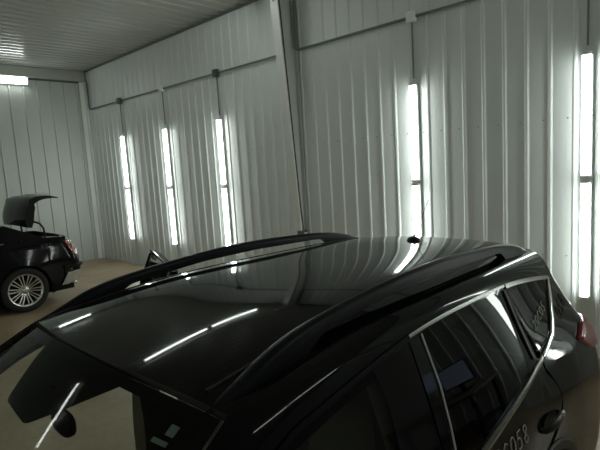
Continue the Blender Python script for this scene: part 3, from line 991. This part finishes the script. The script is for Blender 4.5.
bot = [[(-.815 - .03 * (1 - b * b), b * .56, roof_z(-.74, b * .575) - .045) for b in np.linspace(-1, 1, 33)], [(-.72, b * .56, roof_z(-.74, b * .575) - .075) for b in np.linspace(-1, 1, 33)]]
mb.grid(top + bot, 'paint')
for sg in (1, -1):       # side cheeks and the black side blades
    mb.grid([[(-.70, sg * .60, 1.545), (-.722, sg * .575, 1.548)], [(-.80, sg * .585, 1.50), (-.815, sg * .565, 1.53)], [(-.80, sg * .60, 1.47), (-.80, sg * .56, 1.48)]], 'paint')
    blade = [(-.745, 1.50), (-.80, 1.42), (-.88, 1.33), (-.93, 1.25)]
    strip_path(blade, [(-.075, -.01)] * 4, sg, .004, 'gloss', mb, .012)
mb.build('rear_spoiler', parent=tg)

# --- tail lights
for sg in (1, -1):
    TL = round_poly([(-.585, 1.108), (-.72, 1.155), (-.82, 1.168), (-.95, 1.15), (-1.14, 1.12), (-1.16, 1.03), (-1.0, 1.005), (-.86, 1.005), (-.74, 1.012)], .02)
    mb = MB(); P = np.array(densify(TL, .02)); c = P.mean(axis=0)
    rings = [[S(*(c + (p - c) * k), sg, o) for p in P] for k, o in ((1, -.01), (.985, .010), (.95, .017), (.8, .02), (.55, .02), (.3, .02), (.08, .02))]
    mb.grid([r + [r[0]] for r in rings], 'red'); mb.add(rings[-1], [tuple(range(len(P)))], 'red')
    t = mb.build('tail_light', parent=suv, label='red tail light with a clear outer section')
    mb = MB()
    Gc = coons([(-.93, 1.075), (-1.12, 1.06)], [(-.83, 1.150), (-1.12, 1.115)], [(-.93, 1.075), (-.83, 1.150)], [(-1.12, 1.06), (-1.12, 1.115)], 14, 8)
    mb.panel(on(S, Gc, sg, .024), 'clear', (-.6, sg, 0), .006)
    mb.build('clear_lens', parent=t, label='clear lens')

# --- black wheel arch mouldings and wheels
for sg in (1, -1):
    for wc_ in (0, FW):
        mb = MB()
        mb.grid([[S(wc_ + r * math.cos(a), .36 + r * math.sin(a), sg, o) for r, o in ((.437, .002), (.43, .012), (.40, .014), (.385, .004), (.385, -.05))] for a in np.linspace(-.1, PI + .1, 40)], 'trim')
        mb.build('wheel_arch_moulding', parent=suv)

def make_wheel(parent, x, y, sg, R, rim, w, spokes, pair, spin=0.0):
    """tyre as the part, alloy rim as its sub-part"""
    mb = MB()
    pr = [(rim, -.5 * w + .015), (rim + .02, -.5 * w), (R - .045, -.5 * w - .004), (R - .012, -.44 * w), (R, -.34 * w), (R, .34 * w), (R - .012, .44 * w), (R - .045, .5 * w + .004), (rim + .02, .5 * w), (rim, .5 * w - .015)]
    mb.lathe(pr, (x, y, R), (0, sg, 0), 'rubber', n=56, closed=False)
    wh = mb.build('wheel', parent=parent)
    mb = MB()
    f = .5 * w - .012
    mb.lathe([(rim + .001, -f), (rim - .02, -f), (rim - .03, f * .3), (rim - .022, f - .012), (rim - .012, f), (rim + .004, f + .006), (rim + .006, f - .004)], (x, y, R), (0, sg, 0), 'alloy', n=56)
    mb.lathe([(.0, f - .012), (.028, f - .012), (.034, f - .018), (.06, f - .026), (.072, f - .06), (.06, f - .09)], (x, y, R), (0, sg, 0), 'alloy', n=28)
    mb.lathe([(.0, f * .1), (rim - .02, f * .1)], (x, y, R), (0, sg, 0), 'dark', n=40)
    for k in range(spokes):
        for d_ in ((-pair, pair) if pair else (0,)):
            a = spin + 2 * PI * k / spokes
            ca, sa = math.cos(a), math.sin(a); tx, tz = -sa, ca
            r0, r1 = .055, rim - .015
            P = []
            for r, hw, h0, h1 in ((r0, .011, f - .03, f - .075), (.5 * (r0 + r1), .0095, f - .012, f - .05), (r1, .013, f - .006, f - .045)):
                off = d_ * (.55 + .75 * (r - r0) / (r1 - r0))
                cx, cz = x + r * ca + off * tx, R + r * sa + off * tz
                P.append([(cx + e * tx, y + sg * h, cz + e * tz) for e, h in ((-hw, h1), (-hw * .8, h0), (hw * .8, h0), (hw, h1))])
            mb.grid(P, 'alloy')
    mb.build('alloy_rim', parent=wh, label='bright multi-spoke alloy rim', angle=30)
    return wh
for sg in (1, -1):
    for wc_ in (0, FW):
        make_wheel(suv, wc_, sg * .785, sg, .355, .235, .22, 5, .022)

# --- roof rails
r_top = spline([-.62, -.50, -.33, 0, .37, .69, .94, 1.14, 1.28, 1.385, 1.47, 1.585], [1.566, 1.606, 1.645, 1.679, 1.699, 1.698, 1.684, 1.668, 1.649, 1.622, 1.588, 1.548])
def r_bot(u):
    base = roof_z(u, .59) - .012
    mid = float(np.interp(u, [-.23, -.1, .4, .75, 1.10, 1.25], [1.618, 1.630, 1.650, 1.649, 1.627, 1.612]))
    k = min(1, max(0, (u + .30) / .10)) * min(1, max(0, (1.27 - u) / .12))
    k = k * k * (3 - 2 * k)
    return base + (max(mid, base) - base) * k
for sg in (1, -1):
    mb = MB(); P = []
    for u in np.concatenate([np.linspace(-.62, -.36, 9), np.linspace(-.33, -.15, 12), np.linspace(-.1, .95, 22), np.linspace(1.0, 1.30, 14), np.linspace(1.34, 1.585, 10)]):
        t, b = r_top(u), r_bot(u); t = max(t, b + .004)
        c = .585 + .012 * max(0, (u - 1.1)) ; hw = .020 + .008 * min(1, max(0, (u - 1.0) / .3))
        hw *= min(1, .25 + 4 * min(u + .62, 1.585 - u) / .6) if min(u + .62, 1.585 - u) < .11 else 1
        k = min(.014, (t - b) * .4)
        sec = [(-hw, b), (-hw, b + (t - b) * .45), (-hw * .92, t - k), (-hw * .62, t - k * .3), (-hw * .2, t), (hw * .2, t), (hw * .62, t - k * .3), (hw * .95, t - k), (hw * 1.02, b + (t - b) * .45), (hw, b)]
        P.append([(u, sg * (c + v), z) for v, z in sec])
    mb.grid(P, 'rail', closed_v=True)
    mb.add(P[0], [tuple(range(10))], 'rail'); mb.add(P[-1], [tuple(range(10))], 'rail')
    mb.build('roof_rail', parent=suv, angle=55)

# roof seam mouldings next to the rails
mb = MB()
for sg in (1, -1):
    P = []
    for u in np.linspace(-.66, 1.55, 50):
        P.append([(u, sg * (.540 + .012 * max(0, u - 1.1) + v), roof_z(u, .54 + .012 * max(0, u - 1.1) + v) + z) for v, z in ((-.007, -.002), (-.005, .0035), (.0, .0045), (.005, .0035), (.007, -.002))])
    mb.grid(P, 'trim')
mb.build('roof_seam_moulding', parent=suv)

# --- antenna on the roof's rear edge
za = roof_z(-.40, 0)
mb = MB(); mb.lathe([(.040, -.006), (.041, .004), (.037, .012), (.028, .020), (.014, .025), (.0, .026)], (-.40, 0, za), (0, 0, 1), 'trim', n=20)
an = mb.build('antenna_base', parent=suv)
mb = MB()
mb.tube([(-.405, 0, za + .02), (-.43, 0, za + .045)], [.007, .005], 'trim')
mb.tube([(-.43, 0, za + .045), (-.60, 0, za + .232)], [.0022, .0018], 'trim', n=6)
mb.build('antenna_whip', parent=an)

# --- wing mirrors, headlights
for sg in (1, -1):
    mb = MB(); mb.ellipsoid((1.98, sg * 1.00, 1.06), (.075, .12, .085), 'paint', n=20, m=14, p=2.6)
    mb.tube([(1.98, sg * .80, 1.0), (1.98, sg * .92, 1.02)], [.035, .04], 'trim', n=10)
    wm = mb.build('wing_mirror', parent=suv)
    mb = MB(); mb.box(1.899, sg * 1.0 - .095, .995, 1.906, sg * 1.0 + .095, 1.125, 'mirror', bev=.003); mg = mb.build('mirror_glass', parent=wm)
    if sg < 0:
        wm.data.transform(OPENF); mg.data.transform(OPENF)
    mb = MB()
    Gh = coons([(3.02, .76), (3.75, .68)], [(2.96, .86), (3.75, .78)], [(3.02, .76), (2.96, .86)], [(3.75, .68), (3.75, .78)], 16, 6)
    mb.panel(on(S, Gh, sg, .006), 'clear', (.6, sg, .2), .02); mb.build('headlight', parent=suv, label='clear headlight')

# --- grille and lower intake in the nose
def nose(z, v, off):
    b = min(1.0, abs(v) / .9)
    q = S(w_center_front(z) - abs(v), z, 1 if v >= 0 else -1, off)
    return (q[0], v if abs(v) < .02 else q[1], q[2])
mb = MB(); mb.grid([[nose(z, v, .006) for v in np.linspace(-.48, .48, 25)] for z in np.linspace(.40, .54, 5)], 'trim')
gr = mb.build('lower_grille', parent=suv)
for k, z in enumerate((.43, .47, .51)):
    mb = MB(); mb.tube([nose(z, v, .012) for v in np.linspace(-.46, .46, 21)], .008, 'gloss', n=6); mb.build('grille_bar', parent=gr)
mb = MB(); mb.grid([[nose(z, v, .006) for v in np.linspace(-.40, .40, 21)] for z in np.linspace(.66, .76, 5)], 'trim')
gr = mb.build('upper_grille', parent=suv)
for z in (.68, .74):
    mb = MB(); mb.tube([nose(z, v, .012) for v in np.linspace(-.39, .39, 19)], .009, 'chrome', n=6); mb.build('grille_bar', parent=gr, label='satin chrome bar')

# --- interior
mb = MB()
mb.grid([[(u, v, roof_z(u, v) - .035) for v in np.linspace(-.57, .57, 21)] for u in np.linspace(-.66, 1.54, 25)], 'dark')
mb.build('headliner', parent=suv, label='dark headliner')
mb = MB()
P = []
for u, z in ((2.36, 1.03), (2.25, 1.04), (2.05, 1.045), (1.85, 1.03), (1.76, .99), (1.74, .90), (1.80, .70), (1.86, .45)):
    P.append([(u - .03 * abs(v) ** 2, v * .72, z + .025 * math.cos(v * 4.2) * (1 if z > .95 else 0)) for v in np.linspace(-1, 1, 25)])
mb.grid(P, 'dark'); db = mb.build('dashboard', parent=suv)
mb = MB(); mb.lathe([(.176 + .015 * math.cos(a), .015 * math.sin(a)) for a in np.linspace(0, 2 * PI, 13)], (1.60, .36, .98), (-.86, 0, .5), 'dark', n=36)
mb.ellipsoid((1.62, .36, .97), (.04, .08, .06), 'dark'); mb.tube([(1.64, .20, .96), (1.64, .52, .96)], .016, 'dark'); mb.tube([(1.62, .36, .97), (1.80, .36, .86)], .04, 'dark')
mb.build('steering_wheel', parent=suv)
def seat(name, v0, hw, u0, mat='seat', heads=((0,),)):
    mb = MB()
    mb.ellipsoid((u0 + .30, v0, .56), (.27, hw, .10), mat, p=3.6, n=24)
    for k in (-1, 1):
        mb.ellipsoid((u0 + .30, v0 + k * (hw - .05), .60), (.25, .055, .09), mat, p=3)
    sx = len(mb.v)
    mb.ellipsoid((0, v0, .32), (.075, hw * .96, .34), mat, p=3.4, n=24)
    for k in (-1, 1): mb.ellipsoid((.035, v0 + k * (hw - .055), .30), (.075, .055, .27), mat, p=3)
    mb.xform(Matrix.Translation((u0 + .03, 0, .60)) @ Matrix.Rotation(math.radians(-16), 4, 'Y'), sx)
    s = mb.build(name, parent=suv, label='beige cloth seat')
    for h in heads:
        m2 = MB(); m2.ellipsoid((u0 - .19, v0 + h[0], 1.325), (.055, .125, .095), mat, p=3)
        for k in (-1, 1): m2.tube([(u0 - .185, v0 + h[0] + k * .06, 1.18), (u0 - .19, v0 + h[0] + k * .06, 1.28)], .006, 'bright', n=6)
        m2.build('headrest', parent=s)
    return s
seat('front_seat', .37, .26, .86); seat('front_seat', -.37, .26, .86)
seat('rear_bench', 0, .62, .02, heads=((-.38,), (.38,)))
mb = MB(); mb.box(.75, -.09, .35, 1.75, .09, .62, 'dark', bev=.03); mb.build('centre_console', parent=suv)
for sg in (1, -1):
    mb = MB()
    mb.grid([[S(u, z, sg, -.035) for u in (1.085, 1.06, 1.0, .92)] for z in np.linspace(.60, 1.47, 14)], 'beige')
    mb.build('pillar_trim', parent=suv, label='beige inner pillar cover')
    mb = MB(); mb.grid([[(1.0 - .12 * t + d_, sg * (.67 - .06 * t), 1.42 - .72 * t) for d_ in (-.023, .023)] for t in np.linspace(0, 1, 8)], 'belt')
    mb.grid([[(1.0 - .12 * t + d_, sg * (.667 - .06 * t), 1.42 - .72 * t) for d_ in (-.023, .023)] for t in np.linspace(0, 1, 8)], 'belt')
    mb.build('seat_belt', parent=suv, label='pale seat belt')
    if sg < 0:
        # sun visor folded up against the roof lining
        mb = MB(); P = []
        for v in np.linspace(.10, .52, 10):
            P.append([(u, sg * v, roof_z(1.5, v) + z) for u, z in ((1.56, -.055), (1.54, -.045), (1.42, -.045), (1.36, -.05), (1.36, -.062), (1.42, -.066), (1.54, -.066))])
        mb.grid(P, 'dark', closed_v=True); mb.add(P[0], [tuple(range(7))], 'dark'); mb.add(P[-1], [tuple(range(7))], 'dark')
        mb.build('sun_visor', parent=suv)
    mb = MB(); mb.grid([[(u - .02, sg * (AFs[0](u) - .045), AFs[1](u) - .03), (u - .06, sg * (AFs[0](u) - .02), AFs[1](u) - .06)] for u in np.linspace(1.6, 2.25, 12)], 'beige')
    mb.build('windshield_pillar_trim', parent=suv, label='beige inner windshield pillar cover')
mb = MB(); P = np.array(densify(round_poly([(.03, .56), (.10, .69), (.164, .785), (.25, .87), (.28, .96), (.03, .97)], .02), .02)); c = P.mean(axis=0)
fr = [[ws_pt(*(c + (q - c) * k), o) for q in P] for k, o in ((.002, -.036), (.97, -.036), (1, -.030), (1, -.024), (.97, -.020), (.6, -.018), (.002, -.018))]
mb.grid([r + [r[0]] for r in fr], 'dark')
mb.build('sun_visor', parent=suv)
mb = MB(); q = np.array(ws_pt(.215, .30, -.075))
mb.ellipsoid(tuple(q + np.array([-.01, -.055, .012])), (.020, .062, .034), 'dark', p=3); mb.tube([tuple(q + np.array([-.01, -.10, 0])), ws_pt(.13, .12, -.008)], .014, 'dark')
mb.build('rear_view_mirror', parent=suv)
for a, b, c, d_ in ((.078, .112, .825, .862), (.128, .142, .79, .86)):
    mb = MB(); mb.panel([[ws_pt(s, t, -.009) for t in np.linspace(c, d_, 5)] for s in np.linspace(a, b, 4)], 'paper', (.5, 0, .8), .002)
    mb.build('windshield_sticker', parent=wsh, label='small pale sticker inside the glass')
#@@SUV_END
# ---------------------------------------------------------------- the black sedan behind
sedan = thing('sedan', 'black sedan with its trunk lid raised, parked at the left edge by the left wall', 'car', (-9.535, 2.42, 0), (0, 0, -PI / 2 + .0))
dv = spline([.20, .30, .45, .60, .75, .90, 1.00, 1.08, 1.14], [.86, .90, .925, .935, .935, .925, .912, .893, .865])
dsh = spline([-1.0, -.65, -.35, 0, .6, 1.4, 2.4, 3.3, 4.0], [1.10, 1.145, 1.165, 1.165, 1.145, 1.11, 1.06, .98, .88])   # shoulder height
dur = spline([.25, .50, .75, .95, 1.15], [-.80, -.90, -.93, -.86, -.76]); duf = spline([.25, .5, .75, 1.0], [3.90, 3.98, 3.96, 3.90])
SRR, SRF = .16, .45
def D(w, z, sgn=1, off=0.0):
    ur, uf = dur(z), duf(z); wc, wf = ur + SRR, uf - SRF; y0 = dv(min(z, 1.16))
    flare = lambda u: .012 * sum(math.exp(-((u - c) / .38) ** 2) for c in (0, 3.05)) * min(1, max(0, (.95 - z) / .25))
    if wc <= w <= wf:
        e = .01; n = np.array([0, 1, -(dv(z + e) - dv(z - e)) / (2 * e)]); p = np.array([w, y0 + flare(w), z])
    elif w < wc:
        s = wc - w; a = s / SRR
        if a < PI / 2: p = np.array([wc - SRR * math.sin(a), y0 + flare(wc) * (1 - a / 1.571) - SRR * (1 - math.cos(a)), z]); n = np.array([-math.sin(a), math.cos(a), .15])
        else: p = np.array([ur, max(0.0, y0 - SRR - (s - SRR * PI / 2)), z]); n = np.array([-1., 0, .1])
    else:
        s = w - wf; a = s / SRF
        if a < PI / 2: p = np.array([wf + SRF * math.sin(a), y0 - SRF * (1 - math.cos(a)), z]); n = np.array([math.sin(a), math.cos(a), .15])
        else: p = np.array([uf, max(0.0, y0 - SRF - (s - SRF * PI / 2)), z]); n = np.array([1., 0, .1])
    n = n / np.linalg.norm(n); p = p + off * n
    return (float(p[0]), float(sgn * p[1]), float(p[2]))
def d_rear(z): return dur(z) + SRR - (SRR * PI / 2 + dv(z) - SRR)
def d_front(z): return duf(z) - SRF + (SRF * PI / 2 + dv(z) - SRF)
WB = 3.05
def d_low(w):
    for c in (0, WB):
        d = abs(w - c)
        if d < .40: return max(.24, .37 + math.sqrt(.40 ** 2 - d * d))
    if w < -.45: return .30 + .04 * min(1, (-.45 - w) / .6)
    return .22
def arch(c): return [c - .40 * math.cos(t) for t in np.linspace(0, PI, 25)]
ws = sorted(list(np.linspace(d_rear(.6), -.40, 30)) + arch(0)[1:-1] + list(np.linspace(.40, WB - .40, 24)) + arch(WB)[1:-1] + list(np.linspace(WB + .40, d_front(.6), 22)))
mb = MB()
def d_top(w):
    if w < dur(1.1) + SRR: return dsh(dur(1.1) + SRR - .02)
    return dsh(min(w, 3.6))
Gs = [[(w, d_low(w) + (d_top(w) - d_low(w)) * t) for t in np.linspace(0, 1, 18)] for w in ws]
for sg in (1, -1):
    mb.grid(on(D, Gs, sg), 'paint2', flip=(sg < 0))
    for c in (0, WB):
        mb.grid([[(c + .40 * math.cos(a), sg * yy, .37 + .40 * math.sin(a)) for yy in (.55, .75, .93)] for a in np.linspace(-.3, PI + .3, 22)], 'dark')
        mb.grid([[(c + r * math.cos(a), sg * .55, .37 + r * math.sin(a)) for r in (.02, .40)] for a in np.linspace(0, 2 * PI, 22)], 'dark')
# deck shoulders beside the trunk opening, tail and front deck
def deck_z(u, v):
    ve = dv(min(dsh(u), 1.14))
    return dsh(u) + .012 * (1 - (v / ve) ** 2)
def deck(u0, u1, v0, v1, n, m):
    P = []
    for u in np.linspace(u0, u1, n):
        ve = dv(min(dsh(u), 1.16)); P.append([(u, min(max(v, -ve), ve) if abs(v) > .8 else v, deck_z(u, v)) for v in np.linspace(v0 if abs(v0) < .8 else -ve, v1 if abs(v1) < .8 else ve, m)])
    return P
mb.grid(deck(-.74, -.12, -.9, -.66, 12, 8), 'paint2'); mb.grid(deck(-.74, -.12, .66, .9, 12, 8), 'paint2')
mb.grid(deck(-.78, -.70, -.9, .9, 4, 30), 'paint2')
mb.grid(deck(-.12, .30, -.9, .9, 8, 30), 'paint2')
mb.grid(deck(2.45, 3.9, -.9, .9, 20, 30), 'paint2')
# trunk well
mb.box(-.70, -.66, .55, -.12, .66, .57, 'dark')
for a, b in (((-.70, -.66), (-.70, .66)), ((-.12, -.66), (-.12, .66)), ((-.70, -.66), (-.12, -.66)), ((-.70, .66), (-.12, .66))):
    mb.grid([[(a[0], a[1], .57), (b[0], b[1], .57)], [(a[0], a[1], 1.165), (b[0], b[1], 1.165)]], 'dark')
mb.box(-.80, -.80, .22, 3.7, .80, .30, 'dark')
for wd in (.42, 1.48, 2.55):     # door shut lines
    for sg in (1, -1):
        mb.grid(on(D, [[(wd - .004, z), (wd + .004, z)] for z in np.linspace(.3, 1.08, 14)], sg, .0012), 'trim')
mb.build('body_shell', parent=sedan, weld=True, angle=45)
# greenhouse
def gh(t, k):                  # roof outline side: t along the length, k=0 belt, 1 roof rail
    u0 = [-.38, .25, 1.0, 1.6, 2.45]
    return t
roofc = lin([.05, .35, .8, 1.3, 1.75], [1.42, 1.475, 1.495, 1.485, 1.44])
mb = MB()
mb.grid([[(u, v, roofc(u) - .035 * (v / .58) ** 2) for v in np.linspace(-.58, .58, 21)] for u in np.linspace(.10, 1.70, 22)], 'paint2')
for sg in (1, -1):
    rail = [(u, sg * .58, roofc(u) - .035) for u in np.linspace(.10, 1.70, 22)]
    edge = [(u + .0, sg * .635, roofc(u) - .075) for u in np.linspace(.06, 1.74, 22)]
    mb.grid([rail, [(a[0], sg * .615, a[2] - .014) for a in rail], edge], 'paint2')
    # C pillar, A pillar, B pillar
    cp = [[(.10, sg * .60, 1.41), (.30, sg * .64, 1.40), (.42, sg * .66, 1.385)], [(-.10, sg * .68, 1.31), (.14, sg * .72, 1.29), (.33, sg * .735, 1.28)], [(-.40, sg * .80, 1.166), (.0, sg * .865, 1.15), (.22, sg * .868, 1.148)]]
    mb.grid([[tuple(np.array(a) + (np.array(b) - np.array(a)) * t) for t in np.linspace(0, 1, 6)] for a, b in zip([r[0] for r in cp], [r[1] for r in cp])], 'paint2')
    mb.grid([[r[1], r[2]] for r in cp], 'paint2')
    mb.grid([[(1.74, sg * .635, 1.37), (1.66, sg * .64, 1.38)], [(2.50, sg * .80, 1.07), (2.38, sg * .84, 1.075)]], 'paint2')
    mb.grid([[(1.05, sg * .645, 1.405), (.98, sg * .645, 1.405)], [(1.09, sg * .865, 1.13), (1.0, sg * .867, 1.135)]], 'trim')
mb.build('roof', parent=sedan)
for sg in (1, -1):
    for nm, q in (('rear_door_window', [(.42, .66, 1.385), (.98, .645, 1.405), (1.0, .862, 1.14), (.22, .862, 1.15)]), ('front_door_window', [(1.05, .645, 1.405), (1.66, .64, 1.38), (2.38, .835, 1.08), (1.09, .86, 1.13)])):
        a, b, c, d_ = [np.array((p[0], sg * p[1], p[2])) for p in q]
        mb = MB(); mb.panel([[tuple((1 - t) * ((1 - s) * a + s * b) + t * ((1 - s) * d_ + s * c) + np.array([0, sg * .012 * math.sin(PI * t), 0])) for t in np.linspace(0, 1, 7)] for s in np.linspace(0, 1, 9)], 'privacy', (0, sg, .3), .004)
        w_ = mb.build(nm, parent=sedan)
        mb = MB(); mb.tube([tuple(p + np.array([0, sg * .006, 0])) for p in (a, b)], .009, 'bright', n=6); mb.tube([tuple(p + np.array([0, sg * .008, 0])) for p in (d_, c)], .009, 'bright', n=6)
        mb.build('chrome_surround', parent=w_, label='chrome window line')
mb = MB(); mb.panel([[(.09 - .48 * t, v * (.57 + .20 * t), 1.425 - .035 * v * v - .25 * t + .012 * math.sin(PI * t)) for v in np.linspace(-1, 1, 17)] for t in np.linspace(0, 1, 9)], 'glass', (-.4, 0, .8), .004)
mb.build('rear_window', parent=sedan)
mb = MB(); mb.panel([[(1.71 + .78 * t, v * (.57 + .23 * t), 1.435 - .035 * v * v - .36 * t + .02 * math.sin(PI * t)) for v in np.linspace(-1, 1, 17)] for t in np.linspace(0, 1, 9)], 'glass', (.4, 0, .8), .004)
mb.build('windshield', parent=sedan)
mb = MB(); mb.box(-.05, -.62, .35, .12, .62, 1.12, 'dark', bev=.03); mb.box(.9, -.60, .35, 1.05, -.08, 1.2, 'dark', bev=.04); mb.box(.9, .08, .35, 1.05, .60, 1.2, 'dark', bev=.04); mb.box(2.1, -.75, .4, 2.4, .75, 1.02, 'dark', bev=.05)
mb.build('seats', parent=sedan)
# raised trunk lid: skin swept across the car, liner inside, gooseneck arms
lid_o = [(-.185, 1.365), (-.172, 1.44), (-.18, 1.55), (-.21, 1.66), (-.26, 1.765), (-.34, 1.84), (-.435, 1.873), (-.55, 1.876), (-.66, 1.865), (-.75, 1.848), (-.81, 1.825)]
lid_i = [(-.265, 1.35), (-.30, 1.43), (-.32, 1.53), (-.335, 1.62), (-.36, 1.70), (-.415, 1.765), (-.49, 1.802), (-.58, 1.818), (-.67, 1.822), (-.75, 1.82), (-.803, 1.812)]
def lidrow(poly, n, s=1.0):
    return [[(p[0] + .03 * (abs(b) ** 3) * (-1 if i < 5 else .8), b * s * (.64 if i < 7 else .64 - .05 * (i - 6) / 4), p[1] - .02 * abs(b) ** 3) for b in np.linspace(-1, 1, n)] for i, p in enumerate(resample(poly, 22) if False else poly)]
A_ = lidrow(resample(lid_o, 11).tolist(), 21); B_ = lidrow(resample(lid_i, 11).tolist(), 21, .985)
mb = MB(); mb.grid(A_, 'paint2', flip=True)
for r0, r1 in ((A_[0], B_[0]), (A_[-1], B_[-1]), ([r[0] for r in A_], [r[0] for r in B_]), ([r[-1] for r in A_], [r[-1] for r in B_])): mb.grid([r0, r1], 'dark')
lid = mb.build('trunk_lid', parent=sedan, angle=60)
mb = MB(); mb.grid(B_, 'dark'); mb.build('lid_liner', parent=lid, label='dark carpet liner')
mb = MB(); mb.box(-.76, -.26, 1.866, -.52, .26, 1.882, 'silver', bev=.003); mb.build('plate_panel', parent=lid, label='pale panel on the lid')
for sg in (1, -1):
    mb = MB(); mb.tube([(-.30, sg * .56, 1.42), (-.36, sg * .575, 1.425), (-.43, sg * .59, 1.39), (-.48, sg * .60, 1.31), (-.49, sg * .60, 1.20), (-.45, sg * .60, 1.08), (-.30, sg * .60, 1.02)], .017, 'trim', n=8)
    mb.build('hinge_arm', parent=lid)
# tail lights, bumper, wheels
for sg in (1, -1):
    TLs = [(-.68, 1.075), (-.76, 1.08), (-.86, 1.06), (-.90, 1.04), (-.90, .83), (-.84, .81), (-.79, .82), (-.73, .95)]
    mb = MB(); P = np.array(densify(round_poly(TLs, .02), .02)); c = P.mean(axis=0)
    rings = [[D(*(c + (p - c) * k), sg, o) for p in P] for k, o in ((1, -.005), (.97, .012), (.8, .016), (.4, .016), (.06, .016))]
    mb.grid([r + [r[0]] for r in rings], 'red')
    tl = mb.build('tail_light', parent=sedan, label='red tail light')
    mb = MB(); P2 = [D(p[0], p[1], sg, .014) for p in densify(offset_poly(TLs, .022), .03)]
    mb.tube(P2 + [P2[0]], .008, 'bright', n=6, caps=False)
    mb.tube([D(-.80, z, sg, .022) for z in np.linspace(.85, 1.02, 6)], .018, 'clear', n=8)
    mb.build('chrome_surround', parent=tl, label='chrome light surround')
    writing(D, '805', -.30, .985, -.50, .985, .075, r=.0035, sgn=sg, mat='faint').build('marker_writing', parent=sedan) if sg > 0 else None
mb = MB()
Gb = [[(-.62 + (d_rear(.6) + .62) * t, z) for t in np.linspace(0, 1, 30)] for z in np.linspace(.36, .62, 8)]
for sg in (1, -1):
    mb.grid([[D(p[0], p[1], sg, .012 + .018 * math.sin(PI * min(1, max(0, (p[1] - .36) / .26)))) for p in r] for r in Gb], 'paint2')
    mb.grid([[D(p[0], p[1], sg, .036) for p in r] for r in [[(-.57 - .10 * (z - .37) / .17 + (d_rear(.45) + .60) * t, z) for t in np.linspace(0, 1, 24)] for z in np.linspace(.34, .54, 6)]], 'silver')  # floor mirrored in the bumper, painted as a silver band
    mb.grid([[D(-.62 + (d_rear(.6) + .62) * t, z, sg, o) for t in np.linspace(0, 1, 26)] for z, o in ((.60, .01), (.605, .05), (.64, .055), (.655, .01))], 'trim')
    mb.tube([(-.70, sg * .55, .27), (-.93, sg * .55, .27)], .045, 'bright', n=14)
mb.build('rear_bumper', parent=sedan)
for sg in (1, -1):
    for wc_ in (0, WB):
        make_wheel(sedan, wc_, sg * .815, sg, .365, .262, .235, 10, .022, spin=.1 * sg)
    mb = MB(); mb.ellipsoid((2.15, sg * .98, 1.12), (.07, .11, .07), 'paint2', p=2.6); mb.tube([(2.15, sg * .84, 1.07), (2.15, sg * .92, 1.09)], .03, 'trim'); mb.build('wing_mirror', parent=sedan)
    mb = MB(); mb.panel(on(D, coons([(3.55, .66), (4.25, .64)], [(3.5, .80), (4.25, .78)], [(3.55, .66), (3.5, .80)], [(4.25, .64), (4.25, .78)], 12, 5), sg, .006), 'clear', (.5, sg, 0), .02); mb.build('headlight', parent=sedan, label='clear headlight')
#@@SEDAN_END
